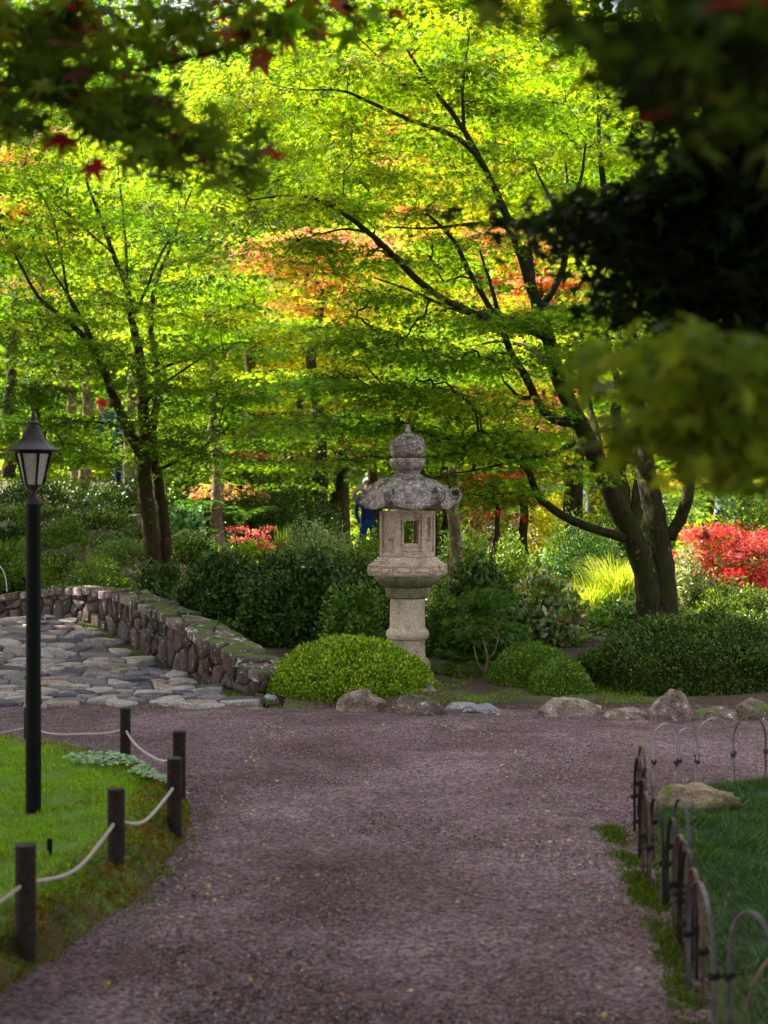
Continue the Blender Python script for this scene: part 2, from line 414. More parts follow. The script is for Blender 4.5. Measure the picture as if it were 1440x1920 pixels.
def lawn(side, mat, x0, x1, label):
    xs = np.arange(x0, x1, .045); ys = np.arange(2.6 if side < 0 else 2.6, 10.3, .045)
    GX, GY = np.meshgrid(xs, ys); x, y = GX.ravel(), GY.ravel()
    h, sd = lawn_h(side, x, y)
    nx, ny = len(xs), len(ys); ii = (np.arange(ny-1)[:, None]*nx+np.arange(nx-1)[None, :]).ravel()
    F = np.stack([ii, ii+1, ii+nx+1, ii+nx], 1)
    F = F[(sd[F].max(1) > -.06)]
    o = np_mesh(label, np.stack([x, y, h], 1), F, mat, smooth=True)
    a = o.data.attributes.new('edge', 'FLOAT', 'POINT'); a.data.foreach_set('value', (sm(.35, .02, sd)).astype(np.float32))
    return tag(o, kind='structure')
lawn(-1, M['lawn'], -5.0, -.85, 'lawn')
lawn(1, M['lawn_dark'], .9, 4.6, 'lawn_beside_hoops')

# ------------------------------------------------------------------ leaf meshes
def unit(v): return v/np.maximum(1e-9, np.linalg.norm(v, axis=-1, keepdims=True))
def tmpl_maple(n=5, spread=75, droop=.22, wid=.17):
    V = []; F = []
    for i in range(n):
        a = math.radians(-spread+2*spread*i/(n-1)) if n > 1 else 0
        L = 1-.42*abs(a)/math.radians(spread)
        c, s = math.cos(a), math.sin(a)
        k = len(V); wv = wid*(.8+.2*L)
        V += [(-.04*c-wv*s*-1*0 - s*wv*.9, -.04*s+c*wv*.9, -.01*i), (-.04*c+s*wv*.9, -.04*s-c*wv*.9, -.01*i), (c*L, s*L, -droop*L-.04*(i % 2))]
        F.append((k, k+1, k+2))
    V = np.array(V); V[:, 0] += 0
    return V, np.array(F)
MAPLE = tmpl_maple(5, wid=.125)
MAPLE3 = tmpl_maple(3, 65, .25, .26)
OVAL = (np.array([(0, 0, 0), (.5, .27, .05), (1, 0, -.08), (.5, -.27, .05)]), np.array([(0, 2, 1), (0, 3, 2)]))
NARROW = (np.array([(0, 0, 0), (.5, .11, .03), (1, 0, -.2), (.5, -.11, .03)]), np.array([(0, 2, 1), (0, 3, 2)]))
BLADE = (np.array([(0, .5, 0), (0, -.5, 0), (1, 0, 0)]), np.array([(0, 1, 2)]))
def leaves(name, Pn, Fw, Up, S, tm, tint, mat, parent=None, off=None, wid=None):
    V0, F0 = tm; Pn = np.asarray(Pn); n = len(Pn)
    Fw = unit(Fw); Rt = unit(np.cross(Up, Fw)); Un = np.cross(Fw, Rt)
    S = np.broadcast_to(np.asarray(S, float), (n,))
    W = S if wid is None else np.broadcast_to(np.asarray(wid, float), (n,))
    V = (Pn[:, None, :]+(V0[None, :, 0, None]*S[:, None, None])*Fw[:, None, :]
         +(V0[None, :, 1, None]*W[:, None, None])*Rt[:, None, :]+(V0[None, :, 2, None]*S[:, None, None])*Un[:, None, :])
    k, f = len(V0), len(F0)
    F = (np.arange(n)[:, None, None]*k+F0[None]).reshape(-1, 3)
    T = np.repeat(np.asarray(tint), f, axis=0)
    return np_mesh(name, V.reshape(-1, 3), F, mat, parent, T, off=off)
def pal(n, cols, wts=None, var=.25, rs=R):
    cols = np.array(cols, float); wts = np.ones(len(cols)) if wts is None else np.array(wts, float)
    i = rs.choice(len(cols), n, p=wts/wts.sum())
    c = cols[i]*np.exp(rs.normal(0, var, (n, 1)))*np.exp(rs.normal(0, .08, (n, 3)))
    return np.clip(c, .002, .9)
# foliage palettes (linear albedo)
GREEN = [(.09, .2, .006), (.065, .16, .006), (.13, .26, .007), (.19, .31, .008)]
BRIGHT = [(.2, .34, .008), (.28, .42, .01), (.15, .29, .007), (.38, .45, .015)]
YELLOW = [(.42, .46, .015), (.52, .48, .02), (.31, .41, .012), (.58, .4, .02)]
DEEP = [(.022, .05, .006), (.035, .075, .006), (.05, .1, .008)]
MID = [(.07, .15, .006), (.11, .2, .007), (.045, .1, .006), (.18, .27, .01)]
ORANGE = [(.5, .24, .08), (.5, .3, .08), (.5, .18, .12), (.38, .34, .04), (.52, .3, .22)]
PINK = [(.6, .2, .16), (.6, .26, .22), (.6, .34, .14), (.5, .12, .1)]
RED = [(.42, .03, .03), (.5, .07, .05), (.36, .02, .04), (.5, .14, .04)]
CRIMSON = [(.38, .02, .04), (.48, .06, .09), (.22, .012, .02), (.5, .14, .15), (.1, .1, .02), (.42, .03, .06)]

# ------------------------------------------------------------------ trees
class Tree:
    def __init__(s, name, label, base, bark, rs, cat='tree', group=None):
        s.root = thing(name, label, cat, base, group); s.off = tuple(base); s.bark = bark; s.rs = rs
        s.sk = []      # skeleton points
    def limb(s, pts, name='limb', n=9, k=5, wob=.006):
        """pts: world (x,y,z,r)"""
        C = catmull(pts, k)
        for d in range(3): C[1:-1, d] += s.rs.normal(0, wob, len(C)-2)*np.minimum(1, C[1:-1, 3]*14)
        mb = MB(); mb.tube([tuple(c[:3]) for c in C], [max(.003, c[3]) for c in C], n)
        mb.build(name, s.bark, s.root, True, s.off)
        s.sk.append(C[:, :3]); return C
    def pix(s, pts, name='limb', n=9, **kw):
        """pts: (px,py,Y,r)"""
        return s.limb([(*P(a, b_, Y), r) for (a, b_, Y, r) in pts], name, n, **kw)
    def crown(s, centers, nleaf, size, palf, tm=MAPLE, rad=.42, flat=.12, tilt=.5, mat=None, twig=.0045, minfrac=.0, droop=.25, name='crown', nside=4, tier=0):
        rs = s.rs; C = np.array(centers, float)
        if tier:      # flat tiers, as maples hold their leaves
            o_ = np.array([mn.noise(Vector((a*.5, b_*.5, 3.3))) for a, b_ in C[:, :2]])*tier*1.6
            C[:, 2] = np.round((C[:, 2]+o_)/tier)*tier-o_+rs.normal(0, tier*.18, len(C))
        sk = np.vstack(s.sk); owner = np.full(len(sk), -1)
        d0 = np.min(np.linalg.norm(C[:, None]-sk[None, ::2], axis=2), axis=1)
        order = np.argsort(d0); C = C[order]
        paths = []; par = []
        for i, c in enumerate(C):
            dv = c-sk; d = np.linalg.norm(dv, axis=1)+np.maximum(0, -dv[:, 2])*1.5
            j = int(np.argmin(d)); a = sk[j]
            m_ = 6; tt = np.linspace(0, 1, m_)[:, None]
            L = np.linalg.norm(c-a)
            pth = a+(c-a)*tt; pth[:, 2] += (np.sin(tt[:, 0]*math.pi)*L*.12)
            pth[1:-1] += rs.normal(0, .035*L+.005, (m_-2, 3))
            paths.append(pth); par.append(owner[j])
            sk = np.vstack([sk, pth[1:]]); owner = np.concatenate([owner, np.full(m_-1, i)])
        cnt = np.ones(len(C))
        for i in range(len(C)-1, -1, -1):
            if par[i] >= 0: cnt[par[i]] += cnt[i]
        mb = MB()
        for i, pth in enumerate(paths):
            r = twig*cnt[i]**.45
            mb.tube([tuple(p) for p in pth], list(np.linspace(r, max(.0025, r*.55), len(pth))), nside)
        # leaf sprays
        tot = nleaf*len(C)
        ci = np.repeat(np.arange(len(C)), nleaf)
        out = np.array([p[-1]-p[0] for p in paths]); out[:, 2] *= .2; out = unit(out+1e-6)
        rr = np.sqrt(rs.rand(tot)); th = rs.rand(tot)*2*math.pi
        size_c = rad*(.65+.7*rs.rand(len(C)))
        ux, uy = out[:, 0], out[:, 1]
        lx = rr*np.cos(th)*1.25; ly = rr*np.sin(th)*.85
        X = (lx*ux[ci]-ly*uy[ci])*size_c[ci]; Y = (lx*uy[ci]+ly*ux[ci])*size_c[ci]
        Z = -droop*size_c[ci]*rr**2+rs.normal(0, flat, tot)*size_c[ci]
        # small side twigs in the spray so leaves hang on wood
        Pn = C[ci]+np.stack([X, Y, Z], 1)
        for i in range(len(C)):
            k0 = i*nleaf
            for q in range(4):
                tip = Pn[k0+q]; mid = (C[i]+tip)/2+np.array([0, 0, .02])
                mb.tube([tuple(C[i]-out[i]*.05), tuple(mid), tuple(tip)], [.0035, .0028, .0015], 3)
        mb.build('branches', s.bark, s.root, True, s.off)['kind'] = 'stuff'
        Fw = np.stack([X, Y, 0*X], 1)/np.maximum(.05, size_c[ci])[:, None]+rs.normal(0, .45, (tot, 3))*np.array([1, 1, .45])+np.array([0, 0, -.25])
        Up = np.array([0, 0, 1.0])+rs.normal(0, tilt, (tot, 3))
        ccol = np.exp(rs.normal(0, .16, (len(C), 1)))
        one = palf(len(C), C, rs)      # leaves of one spray are mostly alike
        tint = np.where(rs.rand(tot, 1) < .78, one[ci]*np.exp(rs.normal(0, .09, (tot, 1))), palf(tot, C[ci], rs))*ccol[ci]
        return leaves(name, Pn, Fw, Up, size*(.7+.6*rs.rand(tot)), tm, np.clip(tint, .002, .85), mat or M['leaf'], s.root, s.off)
def ell(rs, n, c, r, shell=.0, top=0):
    """points in an ellipsoid"""
    v = unit(rs.normal(0, 1, (n, 3))); q = (shell+(1-shell)*rs.rand(n))**(1/3)
    p = v*q[:, None]
    if top: p[:, 2] = np.where(p[:, 2] < -top, -top*rs.rand(n), p[:, 2])
    return np.array(c)+p*np.array(r)
def pell(rs, n, px, py, Y, hw, hh, dr, shell=.0):
    k = Y/FPX
    return ell(rs, n, P(px, py, Y), (hw*k, dr, hh*k), shell)

# ------------------------------------------------------------------ stone lantern
LY = 13.3; LK = LY/FPX
def lz(py): return CAMZ-(py-960)*LK
LX = (764-720)*LK
LB = terr1(LX, LY)
lan = thing('stone_lantern', 'tall grey granite Japanese lantern with curled roof corners, standing behind the clipped dome shrub', 'stone lantern', (LX, LY, 0), rz=math.radians(8))
def lp(name, mb, mat, smooth=False, ang=35):
    o = mb.build(name, mat, lan)
    if smooth: auto_smooth(o, ang)
    return o
mb = MB(); mb.lathe([(.22, LB-.1), (.22, LB+.05), (.2, LB+.08), (.18, LB+.1)], 6); lp('base', mb, M['granite'])
mb = MB(); mb.lathe([(.172, LB+.1), (.166, .30), (.165, lz(1199)), (.172, lz(1198)), (.19, lz(1197)), (.2, lz(1193)), (.203, lz(1188)), (.197, lz(1183)), (.183, lz(1180)), (.172, lz(1178)),
                    (.166, lz(1176)), (.164, lz(1150)), (.162, lz(1121))], 48); lp('column', mb, M['granite'], True)
mb = MB(); mb.lathe([(.165, lz(1122)), (.195, lz(1119)), (.2, lz(1116)), (.207, lz(1110)), (.212, lz(1104)), (.208, lz(1101)), (.19, lz(1100))], 48); lp('collar', mb, M['granite_green'], True)
def lotus(a, z):
    k = (1-abs((z-lz(1080))/(lz(1100)-lz(1080)))*.6)
    return 1+.045*abs(math.cos(a*6))**.5*k-.02
mb = MB(); mb.lathe([(.2, lz(1100.5)), (.235, lz(1099)), (.275, lz(1093)), (.3, lz(1088)), (.315, lz(1083)), (.315, lz(1079)), (.29, lz(1077))], 96, sq=lotus); lp('lotus_bowl', mb, M['granite_green'], True, 60)
# hexagonal platform with carved panels
mb = MB(); mb.lathe([(.3, lz(1079)), (.365, lz(1078.5)), (.378, lz(1075.5)), (.362, lz(1074)), (.362, lz(1061)), (.374, lz(1060)), (.37, lz(1057)), (.345, lz(1056)), (.34, lz(1053)), (.318, lz(1052)), (.312, lz(1049)), (.292, lz(1048)), (.285, lz(1044)), (.2, lz(1043))], 6)
pf = lp('platform', mb, M['granite'])
for k in range(6):
    am = math.radians(-90+60*k); ap = .362*math.cos(math.pi/6)
    ux, uy = -math.sin(am), math.cos(am)
    for xx, ww, hh, zz in [(-.172, .014, .066, 0), (0, .016, .066, 0), (.172, .014, .066, 0)]:
        mb = MB(); mb.box((ap*math.cos(am)+ux*xx, ap*math.sin(am)+uy*xx, (lz(1074)+lz(1061))/2), (ww, .034, hh), am+math.pi/2); o = mb.build('stile', M['granite'], pf)
    for xx in (-.086, .086):
        mb = MB(); n = 14; V = []; F = []
        ex = Vector((ux, uy, 0)); ey = Vector((math.cos(am), math.sin(am), 0)); c = ey*ap+ex*xx+Vector((0, 0, (lz(1074)+lz(1061))/2-.004))
        for rr, dd in ((1, 0), (.93, .013), (.6, .018)):
            for i in range(n):
                a = 2*math.pi*i/n
                V.append(c+ex*(.06*rr*math.cos(a))+Vector((0, 0, .021*rr*math.sin(a)*(1 if math.sin(a) < 0 else .7)))+ey*dd)
        for j in range(2):
            for i in range(n): F.append((j*n+i, j*n+(i+1) % n, (j+1)*n+(i+1) % n, (j+1)*n+i))
        F.append(tuple(2*n+i for i in range(n)))
        mb.add(V, F); mb.build('carved_oval', M['granite'], pf)
# fire box: six panels, front and back pierced
fb = MB(); fb.lathe([(.262, lz(1043)), (.262, lz(1040)), (.25, lz(1039.5)), (.1, lz(1039.4))], 6); box = lp('fire_box', fb, M['granite'])
z0, z1 = lz(1040), lz(957.5)
def pbox(mbx, am, x, dx, zc, dz, out, th):
    ap = .262*math.cos(math.pi/6)-.02+out
    ux, uy = -math.sin(am), math.cos(am)
    mbx.box((ap*math.cos(am)+ux*x, ap*math.sin(am)+uy*x, zc), (dx, th, dz), am+math.pi/2)
for k in range(6):
    am = math.radians(-90+60*k); mb = MB(); H = z1-z0; W = .262
    win = k in (0, 3); lat = k in (1, 4)
    pbox(mb, am, -W/2+.017, .034, (z0+z1)/2, H, 0, .044); pbox(mb, am, W/2-.017, .034, (z0+z1)/2, H, 0, .044)
    pbox(mb, am, 0, W-.06, z1-.016, .032, -.002, .04); pbox(mb, am, 0, W-.06, z0+.012, .024, -.002, .04)
    if win:
        zb, zt = lz(1018), lz(976); wx = .066 if k == 0 else .088
        pbox(mb, am, 0, W-.06, (zt+z1-.03)/2, z1-.03-zt, -.012, .035)
        pbox(mb, am, 0, W-.06, (z0+.02+zb)/2, zb-z0-.02, -.012, .035)
        for s_ in (-1, 1): pbox(mb, am, s_*(wx+(W/2-.03-wx)/2), W/2-.03-wx+.002, (zb+zt)/2, zt-zb+.002, -.0125, .035)
        for s_ in (-1, 1): pbox(mb, am, s_*(wx+.014), .012, (zb+zt)/2, zt-zb+.06, .006, .026)
        pbox(mb, am, 0, 2*wx+.046, zt+.024, .014, .0045, .02); pbox(mb, am, 0, 2*wx+.046, zb-.024, .014, .0045, .02)
        pbox(mb, am, 0, W-.08, lz(1031), .006, .006, .02)
    elif lat:
        zb, zt = lz(1016), lz(970)
        pbox(mb, am, 0, W-.06, (z0+.02+zb)/2, zb-z0-.02, -.012, .035)
        pbox(mb, am, 0, W-.06, (zt+z1-.03)/2, z1-.03-zt, -.012, .035)
        for s_ in (-1, 1): pbox(mb, am, s_*.08, .04, (zb+zt)/2, zt-zb+.002, -.0125, .035)
        pbox(mb, am, 0, W-.08, lz(1020), .008, .006, .02); pbox(mb, am, 0, W-.08, lz(1032), .008, .006, .02)
        ap = .262*math.cos(math.pi/6)-.03; ux, uy = -math.sin(am), math.cos(am); e = Vector((ux, uy, 0)); oo = Vector((math.cos(am), math.sin(am), 0))*ap
        for q in range(-2, 4):
            for s_ in (-1, 1):
                a0 = zb+q*.075; p0 = [oo+e*(-s_*.06)+Vector((0, 0, a0)), oo+e*(s_*.06)+Vector((0, 0, a0+.13))]
                if p0[1].z > zb+.01 and p0[0].z < zt-.01:
                    for w_ in (0, 1):
                        lo = (zb-.004-p0[0].z)/.13; hi = (zt+.004-p0[0].z)/.13
                    A = p0[0]+(p0[1]-p0[0])*max(0, lo); B = p0[0]+(p0[1]-p0[0])*min(1, hi)
                    mb.tube([A, B], .007, 4)
    else:
        pbox(mb, am, 0, W-.06, (z0+z1)/2, H-.05, -.014, .035)
        pbox(mb, am, 0, W-.08, lz(1030), .006, .005, .02); pbox(mb, am, 0, W-.08, lz(970), .006, .005, .02)
        if k in (5, 2):   # carved deer relief
            ap = .262*math.cos(math.pi/6)-.014; e = Vector((-math.sin(am), math.cos(am), 0)); oo = Vector((math.cos(am), math.sin(am), 0))*ap
            q = lambda x_, z_: oo+e*x_+Vector((0, 0, z_))
            zc = lz(1012)
            mb.tube([q(-.05, zc+.02), q(-.02, zc+.03), q(.03, zc+.018), q(.045, zc+.01)], [.006, .017, .018, .008], 8)
            mb.tube([q(-.03, zc+.03), q(-.05, zc+.05), q(-.065, zc+.045)], [.012, .008, .005], 6)
            for xx in (-.02, -.005, .03, .045): mb.tube([q(xx, zc+.01), q(xx+.006, zc-.03)], [.006, .003], 5)
            for xx in (-.06, -.03, 0, .03, .06): mb.tube([q(xx, zc-.045), q(xx+.004, zc-.052)], [.004, .003], 5)
    o = mb.build('panel', M['granite'], box)
# roof
def roof_mesh():
    prof = [(.10, 1.922), (.19, 1.915), (.235, 1.898), (.28, 1.872), (.32, 1.835), (.348, 1.795), (.368, 1.75), (.385, 1.71), (.402, 1.682), (.408, 1.676), (.405, 1.642), (.38, 1.632), (.30, 1.628), (.1, 1.626)]
    n = 144; V = []; F = []
    for j, (r, z) in enumerate(prof):
        t = min(1, max(0, (r-.1)/.3))
        for i in range(n):
            a = 2*math.pi*i/n; q = ((a+math.pi/6) % (math.pi/3))-math.pi/6       # 0 at corner
            hexr = math.cos(math.pi/6)/math.cos(math.pi/6-abs(q))
            f = (1-t)+t*(.35+.65*hexr)*1.07
            cor = max(0, 1-abs(q)/.3)
            ridge = .018*math.exp(-(q/.06)**2)*t-.012*math.exp(-((abs(q)-.13)/.04)**2)*t
            mid_ = .008*math.exp(-((abs(q)-math.pi/6)/.03)**2)*t
            zz = z+(ridge-mid_)*(j < 9)+.045*cor**1.5*t**5-.017*(1-min(1, abs(q)/.52)*0)*(abs(q)/.52)**1.5*t**6
            rr = r*f+.03*cor**2*t**4
            V.append((rr*math.cos(a), rr*math.sin(a), zz))
    m_ = len(prof)
    for j in range(m_-1):
        for i in range(n): F.append((j*n+(i+1) % n, j*n+i, (j+1)*n+i, (j+1)*n+(i+1) % n))
    F.append(tuple(range(n))); F.append(tuple((m_-1)*n+i for i in range(n))[::-1])
    return V, F
mb = MB(); mb.add(*roof_mesh()); rf = lp('roof', mb, M['granite_roof'], True, 50)
for k in range(6):
    a = math.radians(60*k); er = Vector((math.cos(a), math.sin(a), 0)); et = Vector((-math.sin(a), math.cos(a), 0)); mb = MB()
    for s_ in (-1, 0, 1):
        pts = []; rad = []
        for i in range(26):
            u_ = i/25
            if u_ < .25:
                q = u_/.25; rr = .33+.087*q; zz = 1.79-.105*q-.01*math.sin(q*3)
            else:
                q = (u_-.25)/.75; th = math.radians(-100+ (430)*q); sr = .082*(1-q)+.018*q
                rr = .43+sr*math.cos(th)+.016*q; zz = 1.765+sr*math.sin(th)-.002
            pts.append(er*rr+et*(s_*.024)+Vector((0, 0, zz))); rad.append((.017 if s_ else .023)*(1-.3*u_))
        mb.tube(pts, rad, 8)
    o = mb.build('corner_scroll', M['granite_roof'], rf, True)
def petal(a, z): return 1+.035*abs(math.cos(a*4))**.6
mb = MB(); mb.lathe([(.12, lz(899)), (.14, lz(897)), (.143, lz(893)), (.132, lz(890)), (.118, lz(887)), (.125, lz(884)), (.13, lz(882))], 40)
mb.lathe([(.125, lz(882)), (.15, lz(877)), (.165, lz(870)), (.168, lz(864)), (.16, lz(860)), (.12, lz(859))], 64, sq=petal); lp('finial_lotus', mb, M['granite_roof'], True, 60)
mb = MB(); mb.lathe([(.11, lz(860)), (.145, lz(857)), (.162, lz(850)), (.168, lz(840)), (.165, lz(830)), (.155, lz(823)), (.12, lz(819)), (.07, lz(816)), (.038, lz(812)), (.026, lz(806)), (.022, lz(799)), (.023, lz(796)), (.01, lz(795))], 40); lp('finial', mb, M['granite_roof'], True, 60)

# ------------------------------------------------------------------ stones laid in a pattern (bridge)
def clip(poly, a, b_, c):
    out = []
    for i in range(len(poly)):
        p, q = poly[i], poly[(i+1) % len(poly)]
        dp = a*p[0]+b_*p[1]-c; dq = a*q[0]+b_*q[1]-c
        if dp <= 0: out.append(p)
        if (dp < 0) != (dq < 0):
            t_ = dp/(dp-dq); out.append((p[0]+(q[0]-p[0])*t_, p[1]+(q[1]-p[1])*t_))
    return out
def cells(bounds, n, gap, rs, asp=1.0, mind=.6, grow=1.35):
    x0, x1, y0, y1 = bounds; A = (x1-x0)*(y1-y0); d = math.sqrt(A/n)
    seeds = []; tries = 0
    while len(seeds) < n and tries < 40*n:
        tries += 1
        p = (x0+(x1-x0)*rs.rand(), y0+(y1-y0)*rs.rand()); k = mind*d*(.6+.8*rs.rand())
        if all((p[0]-q[0])**2/asp**2+(p[1]-q[1])**2 > k*k for q in seeds): seeds.append(p)
    S = np.array(seeds); out = []
    for i, s_ in enumerate(S):
        poly = [(x0, y0), (x1, y0), (x1, y1), (x0, y1)]
        poly = clip(poly, 0, 0, 1)
        dd = np.hypot(S[:, 0]-s_[0], S[:, 1]-s_[1])
        for j in np.argsort(dd)[1:18]:
            nx_, ny_ = S[j]-s_; L = math.hypot(nx_, ny_); nx_ /= L; ny_ /= L
            mx, my = (S[j]+s_)/2
            poly = clip(poly, nx_, ny_, nx_*mx+ny_*my-gap/2*(0.6+.8*rs.rand()))
            if len(poly) < 3: break
        if len(poly) >= 3: out.append((s_, poly))
    return out
def stone_piece(name, poly, mapf, mat, parent, th, dome, rs, cut=.2, ins=.88):
    P2 = np.array(poly); 
    # cut corners for rounded outlines
    Q = []
    for i in range(len(P2)):
        a, b_, c = P2[i-1], P2[i], P2[(i+1) % len(P2)]
        Q += [b_+(a-b_)*cut, b_+(c-b_)*cut]
    Q = np.array(Q); c = Q.mean(0); Q = c+(Q-c)*(1+rs.normal(0, .02, (len(Q), 1)))
    n = len(Q); V = []; F = []; tx, ty = rs.normal(0, .05, 2)
    for sc_, d in ((1, -th), (1, dome*.15), (ins, dome*.8), (.55, dome)):
        for q in Q:
            p = c+(q-c)*sc_
            V.append(mapf(p[0], p[1], d+(tx*(p[0]-c[0])+ty*(p[1]-c[1])+rs.normal(0, dome*.12))*(d > 0)))
    for j in range(3):
        for i in range(n): F.append((j*n+i, j*n+(i+1) % n, (j+1)*n+(i+1) % n, (j+1)*n+i))
    F.append(tuple(3*n+i for i in range(n)))
    o = mobj(name, V, F, mat, parent, True)
    return o
bridge = thing('stone_bridge', 'arched stone footbridge paved with flat stones, lichened rubble parapet on its far side', 'bridge', (0, 0, 0))
def wall_pt(s, u):
    i = int(np.clip(np.searchsorted(WS, s)-1, 0, len(WC)-2)); a = WC[i]; d = WC[i+1]-a; L = np.hypot(*d); d = d/L
    q = a+d*(s-WS[i]); return q[0]+d[1]*u, q[1]-d[0]*u
def dz(x, y):
    u, s = wall_sd(x, y); return float(deck_z(max(0, s[0])))
rs = np.random.RandomState(5)
# deck core surface
xs = np.arange(-8.5, .2, .12); ys = np.arange(11.6, 21, .12)
GX, GY = np.meshgrid(xs, ys); x, y = GX.ravel(), GY.ravel(); u, s = wall_sd(x, y)
Z = deck_z(np.maximum(0, s))-.018
nx, ny = len(xs), len(ys); ii = (np.arange(ny-1)[:, None]*nx+np.arange(nx-1)[None, :]).ravel(); F = np.stack([ii, ii+1, ii+nx+1, ii+nx], 1)
ok = ((u < .12) & (u > -5) & (s > -.3)); F = F[ok[F].all(1)]
np_mesh('deck_bed', np.stack([x, y, Z], 1), F, M['mortar'], bridge, smooth=True)
k_ = 0
for s_, poly in cells((-6.6, .2, 11.3, 17.6), 900, .018, rs, mind=.6):
    u, ss = wall_sd(s_[0], s_[1]); u, ss = u[0], ss[0]
    if u > -.14 or u < -4.6 or s_[1] < 11.66+.1*math.sin(s_[0]*5) or s_[0]/s_[1] < -.31: continue
    if k_ >= 290: break
    k_ += 1
    pr = .012+.012*rs.rand()
    stone_piece('paving_stone', poly, lambda a, b_, d: (a, b_, dz(a, b_)+pr+d-.012), M['paver'], bridge, .05, .009, rs, .16, .93)
# parapet
def Hw(s): return float(np.interp(s, [-.1, 0, .7, 1.9, 3.7, 5.3, 6.4, 7.5, 9, 11], [.19, .23, .37, .56, .72, .72, .60, .44, .28, .18]))-float(deck_z(max(0, s)))
WT = .36
V = []; F = []; SS = np.arange(0, WS[-1], .15)
for s_ in SS:
    zb, zt = float(deck_z(s_))-.2, float(deck_z(s_))+Hw(s_)-.03
    for (u_, z_) in ((.03, zb), (.03, zt), (WT-.03, zt), (WT-.03, zb-.4)):
        a, b_ = wall_pt(s_+(.03 if s_ == 0 else 0), u_); V.append((a, b_, z_))
for i in range(len(SS)-1):
    for k in range(4): F.append((i*4+k, i*4+(k+1) % 4, (i+1)*4+(k+1) % 4, (i+1)*4+k))
F += [(0, 1, 2, 3)[::-1], tuple((len(SS)-1)*4+k for k in range(4))]
mobj('parapet_core', V, F, M['mortar'], bridge)
nst = 0
for s_, poly in cells((0.0, 8.6, -.05, .42), 84, .014, rs, mind=.7):
    def mf(a, b_, d):
        f = b_/.42; x_, y_ = wall_pt(max(0, a), .04-d); return (x_, y_, float(deck_z(a))+f*(Hw(a)-.05)-.01)
    stone_piece('wall_stone', poly, mf, M['wallstone'], bridge, .03, .022+.035*rs.rand(), rs, .12, .93)
for s_, poly in cells((-.02, 8.6, -.03, WT+.03), 62, .014, rs, mind=.6):
    hh = rs.rand()*.024-.006
    def mf(a, b_, d):
        x_, y_ = wall_pt(a, b_); return (x_, y_, float(deck_z(max(0, a)))+Hw(a)-.02+d+hh-.03*(abs(b_-WT/2)/WT)**2)
    stone_piece('cap_stone', poly, mf, M['capstone'], bridge, .06, .022, rs, .13, .95)
for s_, poly in cells((0, WT, -.1, .20), 9, .012, rs, mind=.7):
    def mf(a, b_, d):
        x_, y_ = wall_pt(0.02-d, a); return (x_, y_, b_+.01)
    stone_piece('end_stone', poly, mf, M['wallstone'], bridge, .03, .05, rs)

# ------------------------------------------------------------------ lamp post
KY = 7.13; KK = KY/FPX
def kz(py): return CAMZ-(py-960)*KK
lamp = thing('street_lamp', 'black garden lamp post with flared scalloped roof and tapered glass head, on the lawn', 'lamp post', ((62.5-720)*KK, KY, 0))
mb = MB(); mb.lathe([(.0385, .02), (.0385, kz(1284)), (.0365, kz(1283)), (.0365, kz(945))], 28); auto_smooth(mb.build('post', M['black_metal'], lamp))
mb = MB(); mb.lathe([(.0365, kz(946)), (.041, kz(944)), (.041, kz(940)), (.037, kz(936)), (.024, kz(931)), (.015, kz(927)), (.013, kz(921)), (.018, kz(917)), (.03, kz(913)), (.052, kz(911)), (.05, kz(909)), (.03, kz(908))], 24); auto_smooth(mb.build('neck', M['lamp_roof'], lamp))
hd = MB(); rt, rb, zt, zb = .085, .047, kz(851), kz(911)
hd.lathe([(rt+.004, zt), (rt+.01, zt+.006), (rt+.008, zt+.016), (.03, zt+.018)], 6)
head = hd.build('frame', M['black_metal'], lamp)
for k in range(6):
    a = math.radians(60*k); mb = MB()
    mb.tube([(rb*math.cos(a), rb*math.sin(a), zb), (rt*math.cos(a), rt*math.sin(a), zt)], [.006, .0085], 6); mb.build('bar', M['black_metal'], lamp)
    a2 = math.radians(60*k+60); f = .965
    V = [(rb*f*math.cos(q), rb*f*math.sin(q), zb) for q in (a, a2)]+[(rt*f*math.cos(q), rt*f*math.sin(q), zt) for q in (a2, a)]
    V += [(v[0]*.96, v[1]*.96, v[2]) for v in V]
    mobj('pane', V, [(0, 1, 2, 3), (7, 6, 5, 4), (0, 4, 5, 1), (1, 5, 6, 2), (2, 6, 7, 3), (3, 7, 4, 0)], M['glass'], lamp)
mb = MB(); mb.lathe([(.02, zb), (.022, zb+.05), (.045, zb+.08), (.045, zt-.02), (.01, zt-.01)], 16); mb.build('diffuser', M['diffuser'], lamp, True)
def scal(a, z):
    return 1+.045*(abs(math.cos(a*6))**.7-.5)
mb = MB(); pr = [(.124, kz(844)), (.12, kz(843)), (.104, kz(838.5)), (.082, kz(833)), (.066, kz(827)), (.052, kz(819)), (.04, kz(810)), (.03, kz(801)), (.024, kz(795)), (.014, kz(794))]
mb.lathe([(.1, kz(846)), (.118, kz(845.5))]+pr, 96, sq=scal); auto_smooth(mb.build('roof', M['lamp_roof'], lamp), 50)
mb = MB(); mb.lathe([(.015, kz(795)), (.031, kz(794)), (.03, kz(792)), (.015, kz(788)), (.011, kz(782)), (.006, kz(770)), (.0015, kz(757))], 20); auto_smooth(mb.build('finial', M['lamp_roof'], lamp))

